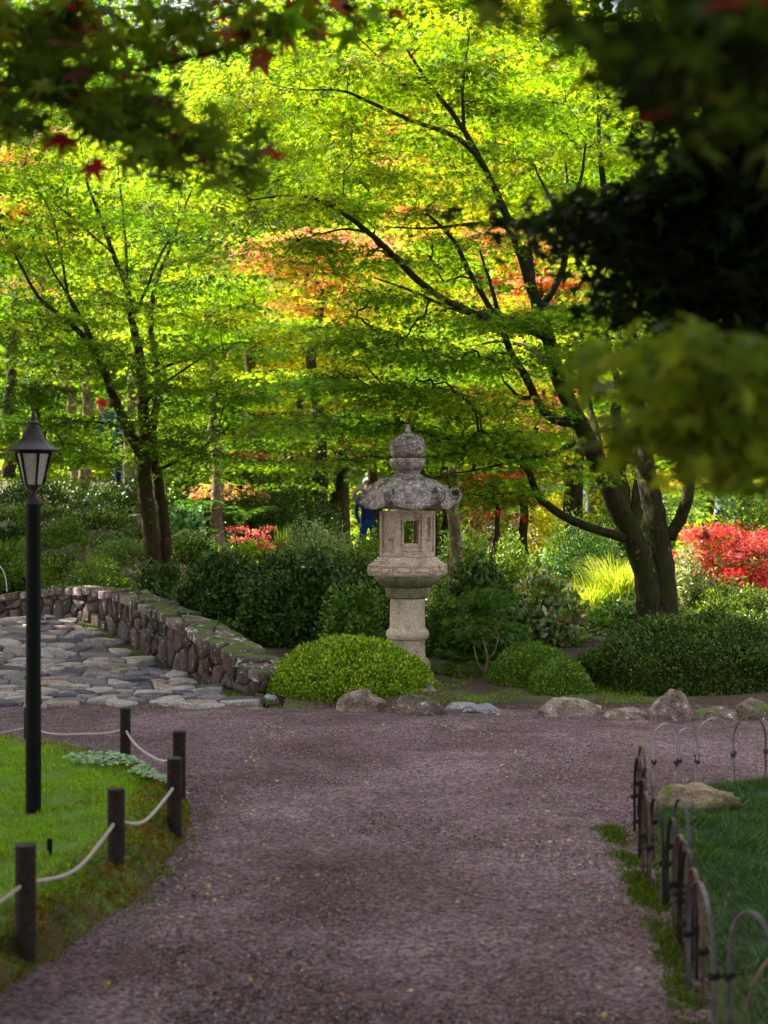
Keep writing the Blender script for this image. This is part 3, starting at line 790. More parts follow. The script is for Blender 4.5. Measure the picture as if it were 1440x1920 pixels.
# ------------------------------------------------------------------ rope fence
posts = [((48, 1583), 5.02, 'dark timber bollard nearest the camera, at the lower left corner'),
         ((218, 1478), 5.98, 'dark timber bollard beside the mossy bank, second from the camera'),
         ((327, 1421), 6.92, 'dark timber bollard whose top overlaps the bollard behind it'),
         ((336, 1370), 7.87, 'dark timber bollard partly hidden behind another bollard at the lawn corner'),
         ((235, 1327), 9.05, 'dark timber bollard at the far end of the lawn, before the stone bridge'),
         ((54, 1326), 9.75, 'dark timber bollard hidden behind the black lamp post'),
         ((-170, 1745), 4.2, None)]
PP = []
for (px, py), Y, lab in posts:
    if lab is None:
        PP.append((( -260-720)/FPX*4.2, 4.2, .5)); continue
    p = P(px, py, Y); zt = p.z; zb = -.08
    po = thing('rope_post', lab, 'bollard', (p.x, Y, 0), 'timber posts of the rope fence')
    mb = MB(); r = .0365 if Y < 9 else .034
    mb.lathe([(r*1.02, zb), (r, .1), (r, zt-.006)], 20); auto_smooth(mb.build('shaft', M['post_wood'], po))
    mb = MB(); mb.lathe([(r, zt-.0055), (r*.97, zt), (r*.5, zt+.001)], 20); mb.build('top', M['post_top'], po)
    PP.append((p.x, Y, zt))
PP.append((-3.6, 10.0, PP[5][2]-.01))
seq = [6, 0, 1, 2, 3, 4, 5, 7]
rp = thing('rope', 'pale twisted rope sagging from bollard to bollard round the lawn', 'rope', (0, 0, 0))
for i in range(len(seq)-1):
    a = PP[seq[i]]; b_ = PP[seq[i+1]]; mb = MB()
    za = a[2]-.135 if i else a[2]-.13; zb = b_[2]-.135; L = math.dist(a[:2], b_[:2]); sag = .075*L
    if i == 5: sag = .05
    c = []
    n = 44
    for k in range(n+1):
        t_ = k/n; c.append(Vector((a[0]+(b_[0]-a[0])*t_, a[1]+(b_[1]-a[1])*t_, za+(zb-za)*t_-4*sag*t_*(1-t_)+.01*math.sin(t_*7+i)*t_*(1-t_)*4)))
    for st in range(3):
        q = []
        for k, p in enumerate(c):
            for h in range(3):
                if k == n and h: break
                t2 = p if h == 0 else p.lerp(c[k+1], h/3)
                d = (c[min(k+1, n)]-c[max(k-1, 0)]).normalized(); s1 = d.cross(Vector((0, 0, 1))).normalized(); s2 = d.cross(s1)
                ang = (k+h/3)*L/n*210+st*2.094
                q.append(t2+(s1*math.cos(ang)+s2*math.sin(ang))*.0042)
        mb.tube(q, .0046, 5)
    mb.build('rope_span', M['rope'], rp, True)

# ------------------------------------------------------------------ bamboo hoops
def hoop(a, b_, h, mat, label, lean=0, zb=(-.04, -.04), tie=True, wd=.0072):
    """a,b: ground points (x,y) of the two feet; h height of the top"""
    a = Vector((a[0], a[1], 0)); b_ = Vector((b_[0], b_[1], 0)); mid = (a+b_)/2; d = (b_-a); W = d.length; d.normalize()
    nrm = Vector((-d.y, d.x, 0)); root = thing('bamboo_hoop', label, 'hoop', mid, 'bamboo hoop edging')
    pts = []; R_ = W/2; rise = min(h*.55, R_*1.35); leg = h-rise
    for k in range(5): pts.append((-R_*(1.0), zb[0]+(leg-zb[0])*k/5))
    for k in range(17):
        th = math.pi-math.pi*k/16; pts.append((R_*math.cos(th), leg+rise*math.sin(th)**.95))
    for k in range(5): pts.append((R_, leg+(zb[1]-leg)*(k+1)/5))
    V = []; F = []; th_ = .0035
    for i, (s_, z) in enumerate(pts):
        s0, z0_ = pts[max(0, i-1)]; s1, z1_ = pts[min(len(pts)-1, i+1)]
        t_ = Vector((s1-s0, z1_-z0_)).normalized(); o = Vector((-t_.y, t_.x))
        wv = wd*(1+.12*(i % 6 == 2)); tt = th_*(1+.5*(i % 6 == 2))
        ln = lean*z
        for (w_, e) in ((-wv, -tt), (wv, -tt), (wv*.8, tt), (-wv*.8, tt)):
            V.append(d*(s_+o.x*e)+nrm*(w_+ln)+Vector((0, 0, z+o.y*e)))
    n = len(pts)
    for i in range(n-1):
        for k in range(4): F.append((i*4+k, i*4+(k+1) % 4, (i+1)*4+(k+1) % 4, (i+1)*4+k))
    F += [(3, 2, 1, 0), tuple((n-1)*4+k for k in range(4))]
    mobj('band', V, F, mat, root)
    if tie:
        for sgn in (-1, 1):
            mb = MB(); c = d*(sgn*R_)+Vector((0, 0, h*.44))+nrm*(lean*h*.44)
            for q in range(3):
                ring = [c+(d*math.cos(t2)*.010+nrm*math.sin(t2)*.017)+Vector((0, 0, .007*(q-1)+.004*math.sin(t2))) for t2 in np.linspace(0, 2*math.pi, 11)]
                mb.tube(ring, .0032, 4)
            mb.tube([c+nrm*.016, c+nrm*.03+d*.02+Vector((0, 0, .012)), c+nrm*.034+d*.04-Vector((0, 0, .006))], .0028, 4)
            mb.tube([c-nrm*.014, c-nrm*.03-d*.02+Vector((0, 0, -.012)), c-nrm*.034-d*.03-Vector((0, 0, .03))], .0028, 4)
            mb.build('tie', M['cord'], root)
    return root
def hx(px, Y): return (px-720)/FPX*Y
HL = [  # top px, top py, depth of the top, half span in Y, foot dx, material, label
 (1208, 1398, 7.32, .15, 'bamboo_tan', 'tan bamboo hoop at the far corner of the hoop edging, seen edge on'),
 (1202, 1420, 6.98, .16, 'bamboo_dark', 'dark bamboo hoop just in front of the far corner hoop, nearest the path'),
 (1219, 1438, 6.72, .19, 'bamboo_tan', 'broad tan bamboo hoop before the mossy stone, third from the far corner'),
 (1217, 1486, 6.18, .12, 'bamboo_tan', 'thin brown bamboo hoop squeezed behind a dark one'),
 (1236, 1498, 5.98, .2, 'bamboo_dark', 'dark brown bamboo hoop with a pale joint near its top'),
 (1272, 1498, 5.93, .13, 'bamboo_grey', 'slender grey bamboo hoop standing inside the row on the grass'),
 (1283, 1567, 5.27, .17, 'bamboo_tan', 'tan topped bamboo hoop in the middle of the row, behind two darker ones'),
 (1297, 1595, 5.02, .17, 'bamboo_dark', 'brown bamboo hoop leaning against the next hoop, moss at its feet'),
 (1309, 1631, 4.76, .16, 'bamboo_tan', 'brown bamboo hoop with crossed feet beside the tallest near hoop'),
 (1212, 1462, 6.42, .15, 'bamboo_dark', 'dark bamboo hoop low on the path side, between two taller ones'),
 (1268, 1535, 5.6, .16, 'bamboo_dark', 'dark bamboo hoop overlapping the tan topped one in the middle'),
 (1291, 1578, 5.14, .15, 'bamboo_dark', 'dark bamboo hoop wedged between two brown ones near the row middle'),
 (1321, 1657, 4.58, .22, 'bamboo_grey', 'long lavender grey bamboo hoop nearest the path at the row end'),
 (1375, 1711, 4.22, .13, 'bamboo_grey', 'nearest grey bamboo hoop, standing apart over the dark grass')]
for i, (px, py, Y, hs, mt, lab) in enumerate(HL):
    p = P(px, py, Y); dx = -.02 if i != 13 else .1
    if i == 5: dx = .02
    hoop((p.x+dx*.2, Y+hs), (p.x+dx*1.0, Y-hs), p.z, M[mt], lab, lean=0)
for (x0, x1, tp, Y, mt, lab) in [(1226, 1277, 1357, 8.12, 'bamboo_pale', 'leftmost pale bamboo hoop of the far row along the path bend'),
                              (1268, 1311, 1367, 8.2, 'bamboo_pale', 'lowest narrow bamboo hoop of the far row, behind the mossy stone'),
                              (1306, 1378, 1347, 8.3, 'bamboo_pale', 'wide pale bamboo hoop of the far row, third along'),
                              (1375, 1440, 1343, 8.42, 'bamboo_tan', 'tan bamboo hoop at the right edge of the photo, in the far row')]:
    hoop((hx(x0, Y), Y), (hx(x1, Y), Y+.05), P(0, tp, Y).z, M[mt], lab)
hoop((hx(1455, 8.5), 8.5), (hx(1520, 8.5), 8.55), .38, M['bamboo_dark'], 'dark bamboo hoop cut off by the photo edge in the far row')
# low bent cane at lower right
mb = MB(); mb.tube([P(1400, 1895, 4.3), P(1412, 1850, 4.3), P(1432, 1812, 4.35), P(1450, 1790, 4.4)], .006, 6); tag(mb.build('bamboo_cane', M['bamboo_tan']), 'thin bent tan cane at the lower right corner over dark grass', 'cane')

# ------------------------------------------------------------------ rocks
def rock(name, label, px, pyb, wpx, hpx, mat, Y=None, depth=.7, seed=0, facets=5, z0=None, cat='rock', peak=0, group=None, sink=.25, sub=4):
    if Y is None: Y = CAMZ*FPX/(pyb-960)
    k = Y/FPX; c = Vector(((px-720)*k, Y, CAMZ-(pyb-960)*k if z0 is None else z0)); W = wpx*k/2; H = hpx*k
    bm = bmesh.new(); bmesh.ops.create_icosphere(bm, subdivisions=sub, radius=1)
    r = np.random.RandomState(seed+100)
    pl = [(Vector(unit(r.normal(0, 1, 3)+np.array([0, 0, .25]))), .62+.22*r.rand()) for _ in range(facets)]
    for v in bm.verts:
        p = v.co.copy()
        for nn, dd in pl:
            e = p.dot(nn)-dd
            if e > 0: p -= nn*e*.92
        q = p*1.6+Vector((seed*3.1, 0, 0))
        p *= 1+.2*mn.noise(q)+.09*mn.noise(q*2.7)+.05*(1-2*abs(mn.noise(q*4.3+Vector((9, 0, 0)))))+.02*mn.noise(q*9)
        if peak: p.x += peak*max(0, p.z)**1.5*.35; 
        p.z = p.z if p.z > 0 else p.z*sink
        v.co = p
    xs_ = [v.co.x for v in bm.verts]; zm = max(v.co.z for v in bm.verts); x0_, x1_ = min(xs_), max(xs_)
    for v in bm.verts:
        v.co = Vector(((v.co.x-(x0_+x1_)/2)*2/(x1_-x0_)*W, v.co.y*W*depth, v.co.z/zm*H if v.co.z > 0 else v.co.z*H-.02))
    me = bpy.data.meshes.new(name); bm.to_mesh(me); bm.free(); me.materials.append(mat)
    me.polygons.foreach_set('use_smooth', [True]*len(me.polygons))
    try: me.set_sharp_from_angle(angle=math.radians(28))
    except Exception: pass
    o = bpy.data.objects.new(name, me); link(o); o.location = c+Vector((0, W*depth*.7, -.012))
    return tag(o, label, cat, group)
rock('boulder', 'rounded brown boulder in front of the clipped dome shrub, left of its twin', 680, 1334, 112, 46, M['boulder'], seed=1, peak=.5, group='boulders along the path edge')
rock('boulder', 'long rounded boulder below the lantern, sloping down to the right', 790, 1342, 116, 40, M['boulder'], seed=2, peak=-.6, group='boulders along the path edge')
rock('flat_stone', 'thin blue grey slab lying behind the other flat stones', 868, 1327, 72, 12, M['slab'], seed=3)
rock('flat_stone', 'pale grey layered slab between the boulders and the low brown rock', 905, 1337, 78, 17, M['slab'], seed=4)
rock('flat_stone', 'low pale slab touching the path beside layered grey slab', 948, 1343, 60, 11, M['boulder'], seed=5)
rock('boulder', 'long low brown rock in front of the small rounded shrub', 1072, 1343, 128, 34, M['boulder'], seed=6, group='boulders along the path edge', peak=.3)
rock('boulder', 'low rock with the grey box behind it, beside the pointed boulder', 1177, 1349, 84, 24, M['boulder'], seed=7, group='boulders along the path edge')
rock('boulder', 'tall pointed boulder, tallest on the path edge', 1260, 1353, 80, 62, M['boulder'], seed=8, facets=7, peak=.35, depth=.8, group='boulders along the path edge')
rock('boulder', 'smooth low boulder right of the pointed boulder', 1349, 1351, 88, 27, M['boulder'], seed=9, group='boulders along the path edge')
rock('boulder', 'large round boulder cut off by the right photo edge', 1422, 1350, 84, 42, M['boulder'], seed=10, group='boulders along the path edge')
rock('mossy_stone', 'flat mossy stone lying in dark grass inside the bamboo hoops', 1308, 1502, 175, 50, M['boulder_mossy'], Y=7.35, depth=.55, seed=24, z0=.05, facets=8)
rock('cracked_stone', 'small cracked brown stone half under the clipped dome shrub', 803, 1304, 54, 22, M['boulder'], Y=12.2, seed=12, z0=.03)
rock('small_stone', 'small grey stone where the bridge wall meets the dome shrub', 507, 1312, 34, 12, M['slab'], seed=13)
rock('threshold_stone', 'low flat tan stone at the foot of the bridge wall end', 468, 1312, 44, 7, M['boulder'], seed=14)
rock('pond_rock', 'large pale rock beneath bright yellow grass, left of the forked trunk', 1150, 1172, 100, 46, M['boulder'], Y=16.6, seed=15)
rock('pond_rock', 'pale rock seen between yellow grass and the forked trunk', 1195, 1172, 80, 40, M['boulder'], Y=17.4, seed=18)
rock('lichened_rock', 'white lichened rock on the slope right of the twin stemmed maple', 335, 1030, 90, 40, M['capstone'], Y=19.3, seed=16)
rock('lichened_rock', 'brown mossy rock at the foot of the pale thin trunk', 380, 1030, 70, 38, M['boulder_mossy'], Y=19.8, seed=17)
bx_ = thing('utility_box', 'small grey box on the ground behind the low rocks under the hedge', 'box', P(1152, 1326, 12.2))
mb = MB(); mb.box((0, 0, .03), (.055, .04, .06), 0, .004); mb.build('body', M['grey_box'], bx_); mb = MB(); mb.box((0, 0, .066), (.062, .046, .012), 0, .002); mb.build('lid', M['slab'], bx_)
sk_ = thing('sprinkler', 'short black garden stake standing in the lawn behind the nearest rope', 'sprinkler', (hx(97, 6.15), 6.15, .08))
mb = MB(); mb.tube([(.0, 0, -.03), (-.006, 0, .06)], .0085, 12); mb.build('stem', M['black_metal'], sk_); mb = MB(); mb.lathe([(.0125, .055), (.0125, .10), (.009, .108)], 14, c=(-.009, 0, 0)); mb.build('head', M['black_metal'], sk_)
mb = MB(); mb.tube([P(-25, 1045, 17.2), P(-8, 1052, 17.2), P(5, 1068, 17.2), P(11, 1085, 17.2), P(13, 1110, 17.2)], .008, 6); tag(mb.build('hoop_edging', M['white']), 'thin white arching hoop among shrubs at the left edge', 'hoop')

# ------------------------------------------------------------------ grass, moss, pebbles, litter (uncountable)
def lawn_grass(name, side, n, x0, x1, y0, y1, hmin, hmax, cols, wts, wid, lean, label):
    rs = np.random.RandomState(31 if side < 0 else 32)
    y = y0+(y1-y0)*rs.rand(n)**.8; x = x0+(x1-x0)*rs.rand(n)
    ins = (np.abs(x)/y < .30)
    x, y = x[ins], y[ins]
    h, sd = lawn_h(side, x, y); k = sd > (.0 if side < 0 else -.01); x, y, h, sd = x[k], y[k], h[k], sd[k]
    clump = fbm(x, y, 4.5, 33)
    L = (hmin+(hmax-hmin)*rs.rand(len(x)))*(.75+.9*clump)*(.6+.4*sm(0, .35, sd))
    L = np.maximum(L, .008)
    Pn = np.stack([x, y, h-.004], 1)
    ang = fbm(x, y, 1.7, 44)*8+rs.normal(0, .9, len(x))
    Fw = np.stack([np.cos(ang)*lean, np.sin(ang)*lean, np.ones(len(x))], 1)+rs.normal(0, .25, (len(x), 3))
    Up = rs.normal(0, 1, (len(x), 3))
    t_ = pal(len(x), cols, wts, .25, rs)
    rust = (fbm(x, y, 2.2, 7)+.5*sm(.35, .02, sd)+rs.normal(0, .2, len(x))) > .45
    if side < 0: t_[rust] = pal(int(rust.sum()), [(.17, .085, .015), (.2, .15, .02), (.11, .06, .012)], None, .2, rs)
    tag(leaves(name, Pn, Fw, Up, L, BLADE, t_, M['grass'], wid=wid*(.7+.6*rs.rand(len(x)))), label, None, None, 'stuff')
lawn_grass('lawn_grass', -1, 125000, -3.3, -.95, 3.9, 10.0, .018, .045, [(.13, .26, .008), (.2, .36, .012), (.28, .42, .02)], [3, 3, 1.5], .0045, .7, 'bright short lawn grass mixed with rusty moss')
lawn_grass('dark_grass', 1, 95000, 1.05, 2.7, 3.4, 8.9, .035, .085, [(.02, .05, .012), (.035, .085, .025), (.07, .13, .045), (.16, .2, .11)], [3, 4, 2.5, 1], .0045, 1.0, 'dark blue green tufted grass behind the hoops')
# mossy lumps clothing the bank of the lawn
rs = np.random.RandomState(36); n = 60000
y = 3.9+4.6*rs.rand(n); x = rs.uniform(-1.7, -.9, n); h, sd = lawn_h(-1, x, y); k = (sd > -.02) & (sd < .1+.22*rs.rand(n)); x, y, h, sd = x[k], y[k], h[k], sd[k]; n = len(x)
Fw = rs.normal(0, .7, (n, 3)); Fw[:, 2] = abs(Fw[:, 2])+.5; Fw[:, 0] += .5
cl = (fbm(x, y, 5, 60)+rs.normal(0, .12, n))[:, None]
tn = np.where(cl > .12, pal(n, [(.2, .09, .015), (.13, .06, .012)], None, .25, rs), np.where(cl > -.15, pal(n, [(.12, .15, .012), (.18, .2, .015), (.08, .1, .01)], None, .25, rs), pal(n, [(.05, .08, .01), (.07, .11, .012)], None, .25, rs)))
tag(leaves('bank_moss', np.stack([x, y, h-.003], 1), Fw, rs.normal(0, 1, (n, 3)), .01+.018*rs.rand(n), BLADE, tn, M['grass'], wid=.007), 'rusty and olive moss clothing the bank of the lawn', None, None, 'stuff')
# yellow green moss along the foot of the hoops and small tufts at the lawn edge
def mossline(name, pts, n, spread, cols, label, L=(.01, .03)):
    rs = np.random.RandomState(len(pts)+n)
    C = catmull(pts, 12); i = rs.randint(0, len(C), n); p = C[i]+rs.normal(0, 1, (n, 2))*spread*np.array([1, 1])
    cl = fbm(p[:, 0], p[:, 1], 5, 3); p = p[cl+rs.normal(0, .22, n) > .02]; n = len(p)
    Pn = np.stack([p[:, 0], p[:, 1], np.full(n, .004)], 1)
    Fw = rs.normal(0, 1, (n, 3)); Fw[:, 2] = .5+abs(Fw[:, 2])
    leaves(name, Pn, Fw, rs.normal(0, 1, (n, 3)), L[0]+(L[1]-L[0])*rs.rand(n), BLADE, pal(n, cols, None, .25, rs), M['grass'], wid=.006)
    tag(bpy.data.objects[-1] if False else [o for o in COL.objects if o.name.startswith(name)][-1], label, None, None, 'stuff')
mossline('hoop_moss', [(1.14, 7.2), (1.12, 6.7), (1.1, 6.1), (1.08, 5.6), (1.03, 5.0), (.99, 4.5), (.98, 4.1)], 12000, .038, [(.06, .09, .008), (.1, .14, .01), (.035, .06, .008)], 'yellow green moss creeping under the bamboo hoops')
mossline('edge_tufts', [(-.96, 7.7), (-.93, 7.1), (-.93, 6.5), (-.96, 6.0), (-1.04, 5.5)], 700, .025, [(.08, .12, .01), (.1, .14, .012)], 'small green tufts scattered where lawn meets gravel')
rs = np.random.RandomState(77); n = 1500
p = np.concatenate([ell(rs, n//2, (-1.62, 8.55, 0), (.32, .25, .01)), ell(rs, n//2, (-1.28, 8.1, 0), (.16, .22, .01))])
h, sd = lawn_h(-1, p[:, 0], p[:, 1]); p[:, 2] = h+.03
tag(leaves('clover_patch', p, rs.normal(0, 1, (len(p), 3))*np.array([1, 1, .2]), np.array([0, -.2, 1])+rs.normal(0, .3, (len(p), 3)), .028, OVAL, pal(len(p), [(.25, .38, .2), (.15, .3, .1), (.35, .42, .3)], None, .2, rs), M['leaf_glossy'], wid=.04), 'patch of pale round weed leaves in the lawn by the path bend', None, None, 'stuff')

# pebbles
rs = np.random.RandomState(12); n = 110000
y = 4.2+7.6*rs.rand(n)**1.35; x = (rs.rand(n)*2-1)*.30*y
keep = (poly_sd(LEFT, x, y) < -.02) & (poly_sd(RIGHT, x, y) < -.02); x, y = x[keep], y[keep]; n = len(x)
TET = (np.array([(1, 0, 0), (-.5, .87, 0), (-.5, -.87, 0), (.1, .05, .8)]), np.array([(0, 1, 3), (1, 2, 3), (2, 0, 3)]))
a = rs.rand(n)*6.28
tag(leaves('gravel', np.stack([x, y, np.full(n, -.002)], 1), np.stack([np.cos(a), np.sin(a), rs.normal(0, .1, n)], 1), np.tile([0, 0, 1.], (n, 1))+rs.normal(0, .15, (n, 3)), .003+.0055*rs.rand(n)**2, TET,
    pal(n, [(.15, .1, .11), (.23, .175, .21), (.12, .065, .055), (.36, .28, .27), (.035, .022, .022), (.26, .13, .09)], [4, 3, 3, .6, 4, 1.2], .2, rs), M['pebble']), 'loose purple grey gravel covering the path', None, None, 'stuff')
# fallen leaves
rs = np.random.RandomState(15); n = 420
y = 4.5+6.5*rs.rand(n); side = rs.rand(n); x = np.where(side < .35, -.95+.35*abs(rs.normal(0, .5, n)), np.where(side < .6, .95-.3*abs(rs.normal(0, .5, n)), rs.uniform(-.9, 1.1, n)))
Fw = rs.normal(0, 1, (n, 3)); Fw[:, 2] *= .2
tag(leaves('fallen_leaves', np.stack([x, y, np.full(n, .012)], 1), Fw, np.array([0, 0, 1.])+rs.normal(0, .35, (n, 3)), .012+.022*rs.rand(n)**2, MAPLE,
    pal(n, [(.5, .36, .3), (.4, .2, .12), (.5, .42, .12), (.55, .45, .4), (.3, .1, .06)], None, .2, rs), M['leaf']), 'small dry pale and yellow leaves dropped on the gravel', None, None, 'stuff')
rs = np.random.RandomState(16); n = 14000
x = rs.uniform(-1.6, 5.2, n); y = 11.75+1.3*rs.rand(n); z = terr(x, y)+.02
cl = fbm(x, y, 1.8, 12) > .02; x, y, z = x[cl], y[cl], z[cl]; n = len(x); Fw = rs.normal(0, 1, (n, 3)); Fw[:, 2] = abs(Fw[:, 2])+.4
tag(leaves('bed_moss', np.stack([x, y, z], 1), Fw, rs.normal(0, 1, (n, 3)), .012+.03*rs.rand(n), BLADE, pal(n, [(.14, .2, .015), (.2, .27, .02), (.08, .13, .012)], None, .25, rs), M['grass'], wid=.01), 'green moss patches between the rocks and the shrubs', None, None, 'stuff')
# joint moss on the bridge deck
rs = np.random.RandomState(17); n = 26000
x = rs.uniform(-6, .0, n); y = rs.uniform(11.6, 16.8, n); u, s = wall_sd(x, y)
k = (u < -.02) & (u > -4.5) & ((fbm(x, y, 2.2, 4) > .12) | ((u > -.3) & (rs.rand(n) < .6))); x, y, u, s = x[k], y[k], u[k], s[k]; n = len(x)
Fw = rs.normal(0, .6, (n, 3)); Fw[:, 2] = 1
leaves('joint_moss', np.stack([x, y, deck_z(np.maximum(0, s))-.016], 1), Fw, rs.normal(0, 1, (n, 3)), .012+.02*rs.rand(n), BLADE, pal(n, [(.1, .15, .015), (.16, .22, .02), (.07, .1, .01)], None, .25, rs), M['grass'], bridge, wid=.012)['kind'] = 'stuff'

# ------------------------------------------------------------------ shrubs
STICK = M['bark_dark']
def shrub(name, label, c, r, n, size, cols, wts=None, tm=OVAL, shell=.72, lumps=.12, clip_=False, stems=9, seed=0, mat=None, cat='shrub', var=.25, group=None, under=.12, updir=.5, wid=None, flat=0, lumpf=2.2, pn=2):
    """c: base centre on the ground; r: (rx, ry, height)"""
    rs = np.random.RandomState(seed+500); c = np.array(c, float)
    root = thing(name, label, cat, tuple(c), group)
    v = unit(rs.normal(0, 1, (int(n*1.25), 3))); v = v[v[:, 2] > -under*3][:n]; n = len(v)
    if pn != 2: v = v/(np.sum(np.abs(v)**pn, axis=1, keepdims=True)**(1/pn))
    q = (shell+(1-shell)*rs.rand(n)**(.5 if clip_ else .8))
    lum = 1+lumps*np.array([mn.noise(Vector((a*lumpf+seed, b_*lumpf, d*lumpf))) for a, b_, d in v])*2
    if clip_: q = q*(1+np.abs(rs.normal(0, .022, n)))
    if not clip_: lum += .06*np.array([mn.noise(Vector((a*7+seed, b_*7, d*7))) for a, b_, d in v])*2
    zz = np.where(v[:, 2] < 0, v[:, 2]*.5, v[:, 2]); 
    Pn = np.stack([v[:, 0]*r[0], v[:, 1]*r[1], (under+zz*(1-under))*r[2]], 1)*(q*lum)[:, None]
    Pn[:, 2] = np.maximum(Pn[:, 2], .02)
    outw = unit(v/np.array(r)); Pn += c
    if flat:  # layered pads
        ph = .5*flat*np.array([mn.noise(Vector((a*2.5, b_*2.5, seed))) for a, b_ in Pn[:, :2]])*3
        Pn[:, 2] = np.maximum(c[2]+.03, c[2]+np.round((Pn[:, 2]-c[2]+ph)/flat)*flat-ph+rs.normal(0, flat*.27, n))
    if 12 < c[1] < 20 and c[0] < 0:
        uu, _s = wall_sd(Pn[:, 0], Pn[:, 1]); kk = (uu > WT+.03) | (Pn[:, 1] > 19.4)|(Pn[:, 0] > -1.0); Pn, outw, v = Pn[kk], outw[kk], v[kk]; n = len(Pn)
    Fw = outw*.7+rs.normal(0, .7, (n, 3))+np.array([0, 0, updir]); Up = outw+rs.normal(0, .5, (n, 3))+np.array([0, 0, .5])
    t_ = pal(n, cols, wts, var, rs)
    leaves('foliage', Pn, Fw, Up, size*(.65+.7*rs.rand(n)), tm, np.clip(t_, .002, .8), mat or M['leaf_glossy'], root, tuple(c), wid=wid)
    mb = MB()
    for i in range(stems):
        j = rs.randint(n); tip = (Pn[j]-c)*.85
        a = np.array([rs.normal(0, r[0]*.08), rs.normal(0, r[1]*.08), -.05]); mid = (a+tip)/2+rs.normal(0, .05, 3)*r[2]
        mid[2] = max(mid[2], .05)
        mb.tube([tuple(a), tuple(mid), tuple(tip)], [.012, .009, .004], 5)
    mb.build('stems', STICK, root, True)
    return root
def at(px, pyb, Y): 
    p = P(px, pyb, Y); return (p.x, Y, p.z)
def sh(name, label, px, top, bot, hw, Y, n, size, cols, dr=None, **kw):
    """place by picture box at depth Y"""
    k = Y/FPX; x = (px-720)*k; zb = CAMZ-(bot-960)*k; zt = CAMZ-(top-960)*k; zb = min(zb, terr1(x, Y)) if Y > 13.9 else zb; h = zt-zb
    return shrub(name, label, (x, Y, zb), (hw*k, dr or hw*k*.8, h), n, size, cols, **kw)
BOX = [(.18, .29, .01), (.25, .38, .014), (.36, .48, .03), (.08, .15, .008)]
HEDGE = [(.045, .085, .008), (.07, .125, .012), (.13, .2, .03), (.022, .045, .006)]
RHO = [(.03, .07, .008), (.055, .115, .014), (.12, .2, .045), (.015, .035, .006)]
sh('clipped_shrub', 'bright green clipped dome shrub in front of the stone lantern', 655, 1196, 1312, 162, 12.5, 46000, .032, BOX, clip_=True, shell=.9, lumps=.035, seed=1, dr=.62, wid=.032, under=.2, stems=26, lumpf=3.2, pn=1.6)
sh('clipped_shrub', 'rounded clipped shrub just left of the long hedge, behind its lower twin', 998, 1212, 1304, 84, 12.7, 19000, .033, [(.07, .14, .01), (.11, .2, .014), (.19, .29, .025)], clip_=True, shell=.88, lumps=.05, seed=2, wid=.026)
sh('clipped_shrub', 'small low clipped shrub behind the long brown rock', 1050, 1240, 1320, 60, 12.3, 13000, .033, [(.09, .17, .016), (.14, .24, .025), (.22, .33, .045)], clip_=True, shell=.86, lumps=.07, seed=3, wid=.026, stems=20)
sh('hedge', 'long dark clipped azalea hedge under the forked trunk, behind the pointed boulder', 1300, 1166, 1316, 205, 12.75, 85000, .034, HEDGE, clip_=True, shell=.88, lumps=.085, seed=4, dr=.62, wid=.03, stems=40, under=.16, pn=2.6)
sh('hedge', 'dark clipped hedge running out of the photo at the right edge', 1520, 1168, 1316, 150, 12.9, 30000, .028, HEDGE, clip_=True, shell=.88, lumps=.05, seed=5, dr=.8, wid=.026)
